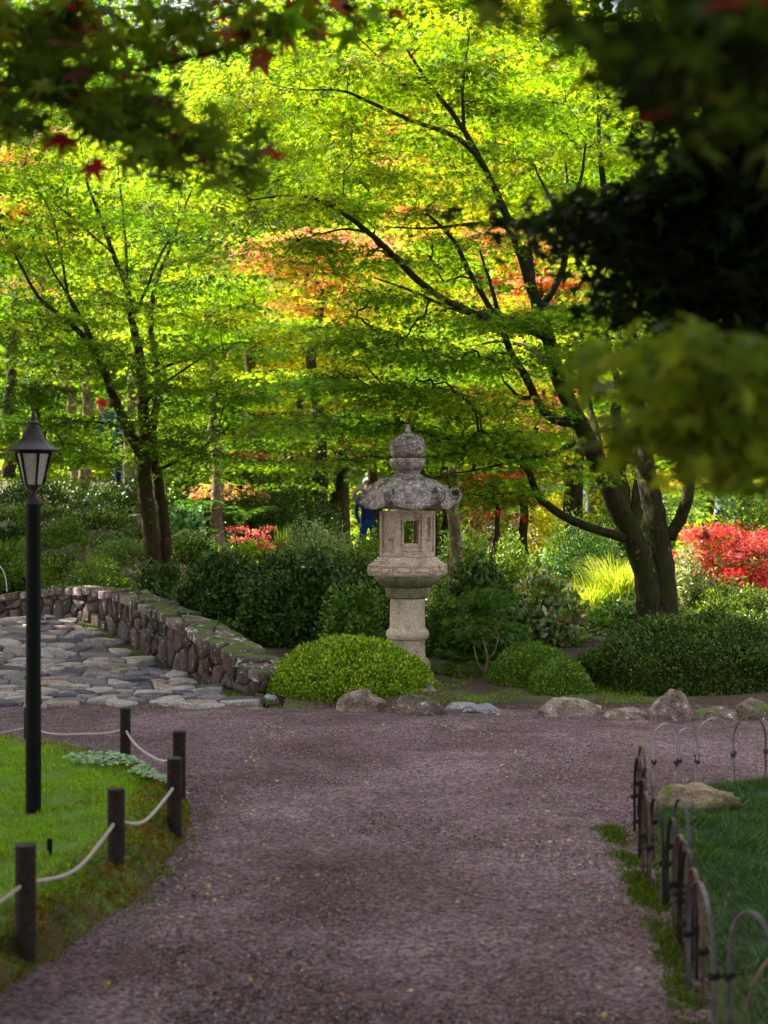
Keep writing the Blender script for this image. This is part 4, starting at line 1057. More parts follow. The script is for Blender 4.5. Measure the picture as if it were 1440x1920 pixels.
# behind the bridge wall
for (px, tp, bt, hw, Y, n, sz, cols, lab, kw) in [
 (560, 1040, 1205, 125, 14.7, 24000, .052, RHO, 'broad dark leaved shrub between the bridge wall and the lantern', dict(lumps=.14)),
 (420, 1048, 1190, 110, 15.3, 19000, .05, RHO, 'dark glossy shrub behind the sloping end of the bridge wall', dict(lumps=.14)),
 (275, 1052, 1150, 90, 15.9, 15000, .045, RHO, 'dark green shrub at the foot of the twin stemmed maple', dict(lumps=.12)),
 (170, 1052, 1130, 95, 17.4, 16000, .032, MID, 'fine leaved spreading shrub behind the crest of the bridge wall', dict(lumps=.1)),
 (40, 1050, 1135, 90, 18.2, 14000, .032, MID, 'fine leaved shrub behind the bridge wall at the left edge', dict(lumps=.1)),
 (225, 1012, 1085, 62, 18.6, 11000, .026, [(.09, .17, .015), (.14, .24, .02), (.06, .12, .012)], 'pale green clipped dome left of the twin stemmed maple', dict(clip_=True, lumps=.04)),
 (100, 1040, 1110, 110, 19.0, 16000, .04, RHO+MID, 'wide glossy shrub on the bank between lamp post and maple', dict(lumps=.2)),
 (250, 1000, 1070, 70, 20.4, 9000, .045, RHO+MID, 'dark rhododendron like shrub behind the twin stemmed maple', dict(lumps=.2)),
 (20, 1020, 1090, 60, 18.9, 9000, .04, MID, 'mid green shrub left of the lamp post near the white hoop', dict(lumps=.2)),
 (180, 960, 1020, 90, 21.6, 11000, .045, DEEP+MID, 'dark shrub at the feet of the lichened twin trunks', dict(lumps=.2)),
 (60, 950, 1010, 90, 22.4, 11000, .05, DEEP+MID, 'dark low shrub on the upper slope at the left edge', dict(lumps=.2)),
 (360, 1000, 1070, 50, 18.6, 6000, .04, MID+RHO, 'small green shrub between the twin stemmed maple and the pale trunk', dict(lumps=.2)),
 (110, 985, 1060, 75, 20.0, 9000, .04, MID, 'loose mid green shrub on the slope behind the lamp post', dict(lumps=.2)),
 (20, 985, 1065, 70, 20.2, 9000, .045, DEEP, 'dark shrub left of the lamp post on the slope', dict(lumps=.2)),
 (590, 965, 1060, 95, 17.2, 15000, .04, [(.2, .27, .14), (.13, .2, .08), (.27, .34, .2), (.08, .14, .05)], 'silvery green feathery shrub left of the lantern roof', dict(lumps=.16, tm=NARROW, updir=1)),
 (665, 1095, 1205, 52, 13.9, 7000, .05, [(.1, .2, .02), (.15, .27, .03), (.06, .13, .015)], 'light green open shrub touching the left side of the lantern column', dict(lumps=.3, shell=.35)),
 (640, 1130, 1200, 30, 14.1, 2500, .045, [(.13, .24, .02), (.2, .32, .03)], 'small yellow green sprig low beside the lantern column', dict(lumps=.3, shell=.3)),
 (668, 1020, 1100, 70, 15.5, 10000, .042, [(.07, .15, .02), (.12, .22, .03), (.05, .1, .015)], 'leafy shrub hiding the legs of the visitor in blue jeans', dict(lumps=.18)),
 (900, 1050, 1190, 80, 14.4, 11000, .055, RHO+[(.12, .22, .03)], 'tall leafy azalea to the right of the lantern platform', dict(lumps=.2, shell=.5, tm=MAPLE3)),
 (848, 1115, 1230, 62, 13.9, 8000, .045, [(.05, .11, .015), (.08, .17, .02), (.13, .24, .03)], 'low branching shrub beside the right of the lantern column', dict(lumps=.25, shell=.45)),
 (870, 985, 1085, 62, 16.6, 9000, .04, [(.14, .24, .03), (.2, .3, .05), (.09, .17, .02)], 'pale green shrub behind the slanting pale trunk', dict(lumps=.15)),
 (1015, 1085, 1215, 85, 14.6, 6500, .085, [(.12, .2, .03), (.2, .28, .08), (.35, .38, .28), (.2, .13, .05), (.07, .14, .02)], 'open magnolia like shrub with pale leaf undersides', dict(lumps=.25, shell=.35)),
 (930, 1180, 1275, 70, 13.7, 6000, .06, [(.05, .11, .015), (.09, .18, .025)], 'dark low shrub behind the bare stemmed sapling', dict(lumps=.25, shell=.4, tm=MAPLE3)),
 (1090, 985, 1075, 105, 18.2, 26000, .06, [(.05, .12, .02), (.09, .19, .03), (.14, .26, .04), (.03, .07, .012)], 'low spreading juniper with layered feathery branches', dict(lumps=.22, tm=NARROW, flat=.1, shell=.4, updir=.1)),
 (955, 1025, 1100, 55, 16.8, 7000, .045, [(.16, .26, .03), (.24, .34, .05), (.1, .18, .02)], 'sunlit loose shrub near the far pale path', dict(lumps=.25)),
 (1290, 1040, 1130, 50, 16.4, 6000, .05, [(.3, .34, .18), (.2, .27, .1), (.12, .18, .05), (.4, .36, .22)], 'variegated cream and green shrub right of the forked trunk', dict(lumps=.25, shell=.5)),
 (1200, 1120, 1190, 100, 15.4, 8000, .05, [(.07, .15, .015), (.13, .24, .02), (.05, .1, .012)], 'broad leaved ground plants around the forked trunk base', dict(lumps=.3, shell=.3, tm=MAPLE3)),
 (1390, 1105, 1185, 110, 16.0, 11000, .045, [(.09, .15, .012), (.14, .2, .015), (.05, .09, .01)], 'mossy green mound below the crimson shrub', dict(lumps=.2)),
 (345, 870, 975, 70, 22.8, 10000, .06, MID+GREEN, 'upright leafy shrub under the twin stemmed maple, before far trunks', dict(lumps=.25)),
 (455, 860, 985, 75, 23.2, 11000, .06, MID+DEEP, 'tall dark shrub behind the rosy weeping maple', dict(lumps=.25)),
 (545, 850, 985, 70, 22.6, 10000, .06, MID+GREEN, 'tall green shrub beneath the dark forked maple', dict(lumps=.25)),
 (800, 860, 985, 60, 23.6, 9000, .06, BRIGHT+MID, 'sunny green shrub right behind the lantern roof', dict(lumps=.25)),
 (900, 865, 985, 70, 24.4, 9000, .07, BRIGHT+YELLOW, 'bright yellow green shrub far right of the lantern', dict(lumps=.25)),
 (700, 1000, 1060, 40, 20.0, 5000, .045, MID, 'low shrub in front of the visitor in blue jeans', dict(lumps=.2)),
 (1160, 880, 985, 70, 24.0, 9000, .07, GREEN+YELLOW, 'sunlit shrub seen between the forked stems and the low limb', dict(lumps=.25)),
 (500, 905, 985, 90, 22.0, 9000, .05, DEEP, 'dark shrub under the pink tinged maple', dict(lumps=.2)),
 (600, 930, 1010, 60, 21.5, 8000, .05, DEEP, 'dark yew like shrub left of the visitor in blue jeans', dict(lumps=.2)),
 (240, 905, 985, 120, 23.5, 12000, .06, DEEP, 'dark laurel shrub behind the lichened thin trunks', dict(lumps=.2)),
 (80, 900, 985, 110, 24.0, 12000, .06, DEEP, 'dark laurel shrub behind the lamp head', dict(lumps=.2)),
 (870, 955, 1005, 90, 24, 6000, .06, [(.42, .2, .16), (.36, .15, .12), (.45, .28, .2)], 'pinkish red low azalea bed behind the slanting pale trunk', dict(lumps=.2)),
 (1180, 930, 1010, 90, 22, 8000, .06, MID, 'green shrub between the forked stems', dict(lumps=.2)),
 (1400, 925, 1000, 100, 22.5, 9000, .06, MID, 'green shrub behind the crimson shrub at the right', dict(lumps=.2)),
 (1040, 925, 985, 70, 27, 6000, .08, YELLOW, 'yellow lit shrub beside the far pale path', dict(lumps=.2)),
]:
    sh('shrub', lab, px, tp, bt, hw, Y, n, sz, cols, seed=int(px+tp), **kw)
sh('moss_mound', 'low mossy mound behind the flat slabs, right of the lantern', 878, 1243, 1308, 66, 13.2, 22000, .02, [(.11, .14, .012), (.15, .18, .015), (.07, .09, .01)], tm=BLADE, clip_=True, shell=.95, lumps=.08, seed=73, cat='moss mound', wid=.012, stems=0, dr=.5)

# ground cover on the slopes and the undergrowth beyond
rs = np.random.RandomState(61); n = 70000
ang = rs.uniform(-.36, .33, n); y = 14.5+14*rs.rand(n)**1.2; x = ang*y
u, s_ = wall_sd(x, y); k = (u > WT+.1) | (y > 20.5); k &= fbm(x, y, .9, 3)+rs.normal(0, .1, n) > -.22
x, y = x[k], y[k]; n = len(x); hh = .05+.22*np.maximum(0, fbm(x, y, .8, 9)+.15)*rs.rand(n)
cl = fbm(x, y, .35, 40)[:, None]
tn = np.where(cl > .12, pal(n, [(.06, .1, .01), (.09, .14, .015), (.1, .075, .015)], None, .25, rs), np.where(cl > -.1, pal(n, [(.06, .13, .015), (.1, .18, .02)], None, .25, rs), pal(n, [(.03, .07, .012), (.06, .12, .015), (.2, .1, .03)], [4, 4, 1], .25, rs)))
Fw = rs.normal(0, 1, (n, 3)); Fw[:, 2] = abs(Fw[:, 2])*.6
tag(leaves('ground_cover', np.stack([x, y, terr(x, y)+hh], 1), Fw, np.array([0, 0, 1.])+rs.normal(0, .5, (n, 3)), .035+.045*rs.rand(n), OVAL, tn, M['leaf_glossy']), 'low mixed ground cover plants on the slopes under the trees', None, None, 'stuff')
n = 34000; ang = rs.uniform(-.42, .42, n); y = 62+16*rs.rand(n); x = ang*y; zt_ = 25+5*fbm(x, y, .06, 8); zg = terr(x, y)
Fw = rs.normal(0, 1, (n, 3)); cl = fbm(x, y*0, .09, 31)[:, None]
tn = np.where(cl > .12, pal(n, MID+GREEN, None, .25, rs), np.where(cl > -.12, pal(n, MID+DEEP, None, .25, rs), pal(n, [(.05, .08, .04), (.08, .12, .05)], None, .25, rs)))
tag(leaves('far_wood', np.stack([x, y, zg+(zt_-zg)*rs.rand(n)], 1), Fw, np.array([0, 0, 1.])+rs.normal(0, .5, (n, 3)), .8+.6*rs.rand(n), OVAL, tn, M['leaf']), 'dense far wood on the hillside behind everything', None, None, 'stuff')
n = 60000; ang = rs.uniform(-.34, .34, n); y = 27+26*rs.rand(n); x = ang*y
k = (fbm(x, y, .25, 5)+rs.normal(0, .1, n) > -.02)&((abs(x-3.3) > 1.7)|(y > 48)|(x < 0)); x, y = x[k], y[k]; n = len(x)
hh = (.2+2.2*np.maximum(0, fbm(x, y, .22, 15)+.1))*rs.rand(n)**.6; cl = fbm(x, y, .15, 44)[:, None]
tn = np.where(cl > .1, pal(n, YELLOW+BRIGHT, None, .25, rs), np.where(cl > -.15, pal(n, MID, None, .25, rs), pal(n, DEEP+MID, None, .25, rs)))
Fw = rs.normal(0, 1, (n, 3)); Fw[:, 2] = abs(Fw[:, 2])*.6
tag(leaves('undergrowth', np.stack([x, y, terr(x, y)+hh], 1), Fw, np.array([0, 0, 1.])+rs.normal(0, .5, (n, 3)), .12+.1*rs.rand(n), OVAL, tn, M['leaf']), 'far undergrowth below the tall trees', None, None, 'stuff')

# grasses, ferns, flowers
def tuft(name, label, base, n, L, spread, cols, wid=.012, arch=.6, seed=0, cat='grass clump', segs=3):
    rs = np.random.RandomState(seed+900); root = thing(name, label, cat, base)
    V = []; F = []; T = []
    c = pal(n, cols, None, .25, rs)
    for i in range(n):
        a = rs.rand()*6.28; r0 = rs.rand()*spread; b0 = np.array([math.cos(a)*r0, math.sin(a)*r0, 0]); a += rs.normal(0, .5)
        l = L*(.6+.6*rs.rand()); d = np.array([math.cos(a), math.sin(a), 0]); sd = np.array([-d[1], d[0], 0])*wid*.5
        ar = arch*(.4+.9*rs.rand())
        for k in range(segs+1):
            t_ = k/segs; p = b0+d*l*ar*t_**1.6+np.array([0, 0, l*(t_-.45*ar*t_**2.4)]); w_ = (1-t_)**.7
            V += [p-sd*w_, p+sd*w_]
        k0 = len(V)-2*(segs+1)
        for k in range(segs):
            F += [(k0+2*k, k0+2*k+1, k0+2*k+3), (k0+2*k, k0+2*k+3, k0+2*k+2)]; T += [c[i], c[i]]
    np_mesh('blades', np.array(V), np.array(F), M['grass'], root, np.array(T)); return root
YG = [(.3, .4, .03), (.4, .45, .05), (.2, .32, .02), (.5, .5, .12)]
tuft('grass_clump', 'large bright yellow green arching grass beside the forked trunk', at(1160, 1130, 16.9), 900, .62, .3, YG, .014, .6, 1)
tuft('grass_clump', 'sunlit yellow grass spilling over the pale pond rock', at(1105, 1150, 16.8), 600, .5, .28, YG, .013, .8, 2)
tuft('grass_clump', 'dark green strap leaved plant in front of the pale pond rock', at(1130, 1190, 15.2), 160, .32, .1, [(.06, .14, .02), (.1, .2, .03)], .02, .7, 3)
tuft('grass_clump', 'upright grey green reeds in front of the pale pond rock', at(1160, 1175, 15.9), 220, .28, .06, [(.08, .11, .03), (.12, .15, .05)], .006, .15, 4)
tuft('grass_clump', 'bright strap leaves below the magnolia like shrub', at(1045, 1195, 14.9), 140, .3, .15, YG, .025, .8, 5)
tuft('iris', 'upright pale green sword leaves beside the pink flowers', at(530, 1045, 17.4), 60, .42, .12, [(.2, .33, .04), (.28, .42, .08)], .025, .25, 6, 'iris')
tuft('grass_clump', 'yellow green blades at the foot of the clipped dome shrub by the bridge end', at(515, 1300, 12.55), 110, .16, .1, YG, .012, .8, 7)
def fern(label, base, L, nf, cols, seed):
    rs = np.random.RandomState(seed+50); root = thing('fern', label, 'fern', base); Pn = []; Fw = []; Up = []; S = []; mb = MB()
    for i in range(nf):
        a = 6.28*i/nf+rs.normal(0, .2); l = L*(.7+.5*rs.rand()); d = np.array([math.cos(a), math.sin(a), 0]); sd = np.array([-d[1], d[0], 0]); pts = []
        for k in range(19):
            t_ = k/18; p = d*l*.85*t_**1.2+np.array([0, 0, l*(.95*t_-.62*t_**2.2)]); pts.append(tuple(p))
            if k > 1:
                for s_ in (-1, 1):
                    Pn.append(p); Fw.append(sd*s_+d*.35); Up.append([0, 0, 1]); S.append(l*.19*math.sin(math.pi*min(1, t_*.9+.1))**.7+.01)
        mb.tube(pts, .003, 3)
    Pn = np.array(Pn)+np.array(base); n = len(Pn)
    leaves('fronds', Pn, np.array(Fw), np.array(Up, float)+rs.normal(0, .2, (n, 3)), np.array(S), NARROW, pal(n, cols, None, .2, rs), M['leaf'], root, base); mb.build('ribs', STICK, root)
FG = [(.05, .12, .02), (.08, .18, .03), (.03, .08, .012)]
fern('dark fern left of the pale thin trunk', at(335, 985, 21), .85, 22, FG, 1)
fern('dark fern right of the pale thin trunk', at(445, 990, 21.3), .75, 20, FG, 2)
fern('small fern near the lichened rock', at(385, 1010, 19.6), .3, 14, FG, 3)
fern('low fern at the foot of the lantern, right side', at(838, 1275, 13.15), .28, 16, [(.06, .15, .02), (.1, .22, .03)], 4)
fern('low fern under the dark shrub right of the lantern', at(880, 1250, 13.4), .26, 14, [(.06, .15, .02), (.1, .22, .03)], 5)
sh('hosta', 'broad leaved hosta between the maple stems and the pale trunk', 345, 950, 1000, 48, 20.2, 900, .11, [(.07, .16, .05), (.1, .22, .08), (.15, .28, .12)], seed=81, cat='hosta', shell=.3, stems=0, wid=.14)
def flowers(label, px, bot, Y, hw, seed, n=16):
    rs = np.random.RandomState(seed); root = thing('flower', label, 'flowers', at(px, bot, Y)); c = np.array(at(px, bot, Y)); k = Y/FPX; Pn = []; mb = MB()
    for i in range(n):
        q = np.array([rs.uniform(-hw, hw)*k, rs.uniform(-.3, .3), rs.uniform(.12, .42)]); mb.tube([(q[0]*.7, q[1]*.7, -.05), tuple(q)], .006, 4)
        Pn.append(c+q+rs.normal(0, .045, (70, 3))*np.array([1, 1, .35]))
    mb.build('stalks', M['post_wood'], root); Pn = np.vstack(Pn); m_ = len(Pn)
    leaves('petals', Pn, rs.normal(0, 1, (m_, 3))+[0, 0, .5], rs.normal(0, 1, (m_, 3)), .04, OVAL, pal(m_, [(.6, .04, .16), (.65, .12, .24), (.65, .35, .3)], None, .2, rs), M['leaf'], root, tuple(c))
    q = c+rs.normal(0, 1, (500, 3))*[hw*k*.5, .2, .06]+[0, 0, .12]
    leaves('foliage', q, rs.normal(0, 1, (500, 3)), rs.normal(0, 1, (500, 3))+[0, 0, 1], .08, OVAL, pal(500, [(.2, .32, .03), (.12, .24, .03)], None, .2, rs), M['leaf'], root, tuple(c))
flowers('cluster of pink red flowers above the dark shrub left of the silvery shrub', 482, 1050, 17.3, 55, 1)

# bare stemmed sapling at right of lantern
sap = Tree('sapling', 'bare stemmed sapling between the mossy mound and the rounded shrub', at(912, 1302, 12.9), M['bark_pale'], np.random.RandomState(3), 'sapling')
sap.limb([(*at(912, 1306, 12.9), .018), (*at(908, 1270, 12.9), .014), (*at(914, 1235, 12.95), .011), (*at(905, 1195, 13.0), .006)], 'trunk')
sap.limb([(*at(908, 1262, 12.9), .009), (*at(895, 1240, 12.85), .006), (*at(888, 1210, 12.9), .004)])
sap.limb([(*at(912, 1240, 12.95), .009), (*at(928, 1220, 13.0), .006), (*at(935, 1190, 13.0), .004)])
sap.crown(pell(sap.rs, 26, 915, 1150, 13.1, 55, 60, .35), 60, .05, lambda n, p, r: pal(n, [(.05, .12, .015), (.1, .2, .03)], None, .25, r), rad=.16, tm=MAPLE, twig=.003)

# ------------------------------------------------------------------ trees
def gp(px, Y, dz_=-.15):
    x = (px-720)/FPX*Y; return (x, Y, terr1(x, Y)+dz_)
def pf(cols, wts=None, var=.25): return lambda n, p, r: pal(n, cols, wts, var, r)

# the forked maple at the right
t1 = Tree('maple_tree', 'large forked maple with dark mossy limbs rising behind the long dark hedge', gp(1238, 15.0, 0), M['bark_dark'], np.random.RandomState(11))
t1.pix([(1226, 1200, 15, 0.150), (1216, 1120, 15, 0.132), (1205, 1055, 15, 0.123), (1166, 965, 14.95, 0.114), (1122, 870, 14.9, 0.102), (1082, 785, 14.8, 0.088), (1046, 705, 14.7, 0.079), (1030, 640, 14.6, 0.070), (1003, 560, 14.5, 0.060), (978, 480, 14.4, 0.049), (935, 370, 14.3, 0.035), (870, 245, 14.1, 0.026), (800, 150, 14, 0.018), (755, 80, 14, 0.009)], 'trunk', 14)
t1.pix([(1250, 1200, 15.05, 0.158), (1243, 1080, 15.1, 0.132), (1232, 1000, 15.1, 0.123), (1222, 930, 15.2, 0.114), (1206, 850, 15.3, 0.097), (1196, 770, 15.4, 0.084), (1190, 690, 15.5, 0.075), (1175, 590, 15.5, 0.062), (1150, 480, 15.5, 0.049), (1135, 380, 15.5, 0.040), (1125, 280, 15.5, 0.026), (1120, 150, 15.5, 0.010)], 'trunk', 14)
L1 = [
 [(1255, 1010, 15.1, .07), (1285, 950, 15.0, .065), (1292, 880, 14.9, .055), (1280, 800, 14.8, .045), (1300, 700, 14.7, .035), (1340, 600, 14.6, .02)],
 [(1170, 1008, 14.9, .055), (1110, 990, 14.7, .048), (1052, 965, 14.5, .044), (1010, 930, 14.35, .04), (988, 880, 14.2, .032), (950, 855, 14.1, .022), (900, 845, 14.0, .012)],
 [(1010, 930, 14.35, .022), (960, 925, 14.2, .015), (925, 928, 14.1, .008)],
 [(1085, 792, 14.8, .065), (1040, 785, 14.7, .055), (1012, 760, 14.6, .045), (985, 705, 14.5, .04), (960, 665, 14.4, .035), (940, 610, 14.3, .03), (925, 550, 14.2, .02), (900, 470, 14.2, .01)],
 [(1000, 745, 14.6, .03), (975, 745, 14.5, .022), (950, 720, 14.5, .012)],
 [(1028, 635, 14.6, .055), (960, 602, 14.3, .045), (885, 588, 14.0, .04), (800, 540, 13.7, .034), (735, 475, 13.5, .03), (690, 435, 13.4, .026), (615, 382, 13.2, .02), (550, 366, 13.1, .014), (465, 376, 13.0, .006)],
 [(885, 588, 14.0, .026), (830, 572, 13.8, .02), (770, 545, 13.6, .014), (700, 520, 13.5, .006)],
 [(1010, 580, 14.5, .04), (1040, 540, 14.5, .036), (1062, 470, 14.6, .03), (1045, 400, 14.6, .022), (1010, 330, 14.6, .012)],
 [(1005, 565, 14.5, .04), (995, 500, 14.5, .034), (1002, 440, 14.6, .03), (1080, 360, 14.7, .02), (1100, 260, 14.7, .01)],
 [(940, 610, 14.3, .03), (915, 570, 14.2, .028), (880, 510, 14.1, .025), (850, 450, 14.0, .02), (800, 400, 13.9, .012)],
 [(978, 480, 14.4, .04), (950, 425, 14.3, .035), (890, 420, 14.1, .02), (800, 428, 13.9, .012), (720, 425, 13.8, .006)],
 [(935, 370, 14.3, .035), (900, 300, 14.1, .03), (850, 255, 13.9, .025), (770, 225, 13.6, .02), (690, 190, 13.4, .016), (640, 170, 13.2, .012), (560, 168, 13.1, .008), (495, 155, 13.0, .004)],
 [(870, 245, 14.1, .02), (868, 160, 14.1, .015), (880, 60, 14.1, .008)],
 [(1150, 480, 15.5, .04), (1195, 400, 15.4, .03), (1215, 300, 15.3, .022), (1240, 200, 15.3, .01)],
 [(1196, 770, 15.4, .05), (1150, 690, 15.5, .04), (1120, 560, 15.7, .035), (1080, 470, 15.8, .028), (1060, 300, 16, .012)],
 [(1122, 870, 14.9, .05), (1120, 820, 15.3, .045), (1100, 740, 15.6, .035), (1090, 620, 15.8, .028), (1140, 500, 16, .012)],
 [(1046, 705, 14.7, .04), (1005, 660, 15.2, .03), (940, 640, 15.5, .018), (880, 650, 15.6, .008)],
 [(1075, 830, 14.8, .035), (1040, 850, 14.4, .03), (985, 860, 14.0, .02), (900, 880, 13.8, .01), (840, 888, 13.7, .005)],
 [(1292, 880, 14.9, .03), (1350, 800, 14.7, .02), (1420, 760, 14.6, .01)],
 [(690, 435, 13.4, .014), (640, 430, 13.2, .01), (560, 450, 13.1, .005)],
 [(800, 150, 14, .02), (740, 130, 13.9, .012), (660, 60, 13.8, .006)],
]
for b_ in L1: t1.pix(b_, 'limb', 8)
r_ = t1.rs; cs = []
def pads(lst, dep):
    out = []
    for (px, py, hw, hh, Y, n) in lst: out.append(pell(r_, n, px, py, Y, hw, hh, dep))
    return np.vstack(out)
C1 = pads([(620, 150, 150, 90, 13.3, 22), (560, 370, 130, 55, 13.1, 20), (640, 430, 120, 40, 13.3, 12), (780, 130, 150, 120, 13.8, 34), (800, 330, 170, 120, 13.8, 30), (930, 160, 150, 150, 14.2, 36),
           (1050, 220, 160, 140, 15, 34), (1180, 300, 140, 160, 15.3, 26), (900, 450, 150, 60, 14.0, 18), (730, 540, 110, 50, 13.6, 12), (950, 600, 140, 50, 14.0, 18), (1090, 620, 170, 60, 14.0, 22),
           (1130, 560, 110, 60, 13.9, 14), (800, 650, 140, 50, 13.7, 22), (700, 700, 150, 50, 13.8, 20), (870, 740, 140, 45, 13.9, 20), (760, 790, 120, 40, 13.9, 14), (900, 860, 120, 35, 13.8, 16), (1010, 880, 110, 40, 13.9, 10),
           (1010, 690, 90, 40, 13.8, 8), (1370, 780, 90, 160, 15.2, 18), (1380, 500, 90, 160, 15.4, 14), (640, 620, 100, 40, 14, 10), (640, 260, 110, 50, 13.4, 8), (600, 770, 110, 40, 14.2, 12), (680, 830, 80, 30, 14.3, 8), (830, 850, 60, 24, 14.4, 5)], .8)
C1[:, 1] += .45; C1[:, 2] += .02
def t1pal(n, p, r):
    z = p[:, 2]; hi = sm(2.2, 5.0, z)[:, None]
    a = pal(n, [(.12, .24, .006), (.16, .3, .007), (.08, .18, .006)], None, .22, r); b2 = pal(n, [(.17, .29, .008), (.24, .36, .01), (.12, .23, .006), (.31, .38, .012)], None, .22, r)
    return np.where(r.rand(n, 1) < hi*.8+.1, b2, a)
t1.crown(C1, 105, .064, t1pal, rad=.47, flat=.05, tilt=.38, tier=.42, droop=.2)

# the twin stemmed maple at the left
t2 = Tree('maple_tree', 'slender twin stemmed maple growing beyond the bridge wall, left of the lantern', gp(298, 17.5, 0), M['bark_brown'], np.random.RandomState(12))
t2.pix([(292, 1125, 17.5, 0.143), (291, 1085, 17.5, 0.113), (283, 1010, 17.5, 0.101), (274, 940, 17.5, 0.097), (268, 870, 17.5, 0.094), (271, 800, 17.5, 0.076), (268, 740, 17.5, 0.066), (261, 660, 17.5, 0.055), (247, 600, 17.5, 0.044), (238, 540, 17.5, 0.035), (212, 475, 17.5, 0.029), (185, 400, 17.4, 0.022), (160, 330, 17.3, 0.015), (148, 240, 17.2, 0.008)], 'trunk', 14)
t2.pix([(316, 1110, 17.7, 0.118), (314, 1070, 17.7, 0.088), (308, 990, 17.7, 0.076), (299, 920, 17.7, 0.071), (286, 850, 17.7, 0.059), (290, 780, 17.8, 0.050), (296, 700, 17.8, 0.042), (283, 620, 17.8, 0.034), (290, 540, 17.8, 0.027), (320, 460, 17.9, 0.020), (350, 380, 17.9, 0.012), (380, 310, 18, 0.007)], 'trunk', 12)
for b_ in [
 [(262, 850, 17.45, 0.063), (240, 810, 17.3, 0.057), (212, 740, 17.2, 0.050), (192, 690, 17.1, 0.044), (165, 640, 17.0, 0.035), (125, 600, 16.9, 0.029), (75, 560, 16.8, 0.022), (40, 500, 16.7, 0.015), (5, 430, 16.6, 0.008)],
 [(192, 690, 17.1, 0.030), (165, 620, 17.1, 0.025), (130, 560, 17.1, 0.020), (115, 480, 17.1, 0.015), (95, 400, 17.0, 0.010), (50, 320, 17, 0.005)],
 [(165, 640, 17, 0.021), (150, 590, 17, 0.017), (95, 500, 16.9, 0.012), (65, 420, 16.8, 0.007)],
 [(262, 880, 17.5, 0.042), (245, 800, 17.7, 0.038), (212, 745, 17.9, 0.030), (205, 690, 18, 0.021), (240, 650, 18.1, 0.012)],
 [(300, 880, 17.6, 0.025), (340, 860, 17.4, 0.020), (385, 835, 17.2, 0.013), (430, 800, 17.1, 0.007)],
 [(268, 760, 17.5, 0.025), (300, 725, 17.3, 0.020), (350, 690, 17.1, 0.013), (410, 650, 17, 0.007)],
 [(283, 700, 17.7, 0.025), (330, 680, 17.6, 0.017), (420, 660, 17.5, 0.008)],
 [(247, 600, 17.5, 0.025), (275, 540, 17.5, 0.020), (300, 480, 17.5, 0.015), (335, 420, 17.5, 0.008)],
 [(238, 540, 17.5, 0.021), (235, 450, 17.7, 0.017), (225, 350, 17.8, 0.012), (218, 280, 17.9, 0.005)],
 [(212, 475, 17.5, 0.017), (160, 430, 17.3, 0.013), (100, 380, 17.2, 0.007)],
 [(268, 830, 17.4, 0.025), (225, 800, 17, 0.017), (150, 790, 16.8, 0.010), (80, 800, 16.6, 0.005)]]: t2.pix(b_, 'limb', 8)
r_ = t2.rs
C2 = pads([(60, 330, 110, 70, 16.9, 18), (160, 320, 130, 90, 17.3, 26), (320, 350, 120, 80, 17.8, 22), (60, 460, 110, 80, 16.9, 20), (190, 470, 120, 80, 17.4, 22), (350, 470, 110, 70, 17.6, 20),
           (60, 600, 110, 60, 16.8, 18), (200, 590, 120, 60, 17.3, 16), (370, 600, 130, 60, 17.4, 22), (120, 700, 140, 40, 16.9, 16), (330, 700, 140, 45, 17.3, 22), (420, 760, 120, 40, 17.2, 16), (90, 780, 120, 28, 16.7, 12),
           (340, 790, 120, 40, 17.2, 12), (110, 856, 90, 22, 16.8, 9), (340, 850, 90, 30, 17.1, 8), (450, 680, 110, 50, 17.5, 12), (520, 800, 100, 34, 17.6, 10), (470, 860, 90, 20, 17.8, 6)], .9)
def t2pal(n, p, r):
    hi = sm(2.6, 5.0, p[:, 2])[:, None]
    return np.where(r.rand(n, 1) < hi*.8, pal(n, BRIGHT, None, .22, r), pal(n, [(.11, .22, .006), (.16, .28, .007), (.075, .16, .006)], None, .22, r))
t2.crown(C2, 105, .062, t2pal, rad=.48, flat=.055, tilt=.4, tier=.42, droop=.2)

# crimson shrub
for lab, px, Y, pd, sd_ in (('crimson leaved spreading shrub right of the forked trunk, over a mossy mound', 1365, 17.8, [(1310, 1040, 45, 28, 17.8, 10), (1350, 1000, 50, 22, 17.9, 10), (1400, 1030, 60, 30, 17.8, 14), (1340, 1075, 60, 18, 17.6, 9), (1420, 1080, 45, 20, 17.7, 8), (1290, 1005, 22, 14, 17.8, 3)], 71), ('small crimson shrub cut off by the right photo edge', 1470, 18.4, [(1450, 1010, 40, 30, 18.4, 9), (1480, 1060, 50, 30, 18.4, 8)], 72)):
    rd = Tree('red_shrub', lab, gp(px, Y, 0), M['bark_brown'], np.random.RandomState(sd_), 'shrub'); r_ = rd.rs; g0 = gp(px, Y, 0)
    for q in range(5): rd.limb([(g0[0]+.03*q, g0[1], g0[2]-.05, .02), (g0[0]+r_.normal(0, .2), g0[1]+r_.normal(0, .1), g0[2]+.35, .015), (g0[0]+r_.normal(0, .45), g0[1]+r_.normal(0, .2), g0[2]+.7, .006)], 'stem', 6)
    rd.crown(pads([(a_, b_, c_, d_, e_, max(2, int(f_*.75))) for a_, b_, c_, d_, e_, f_ in pd], .45), 150, .05, pf(CRIMSON+[(.5, .12, .12)], None, .2), tm=MAPLE, rad=.2, flat=.22, twig=.003, tilt=.6)

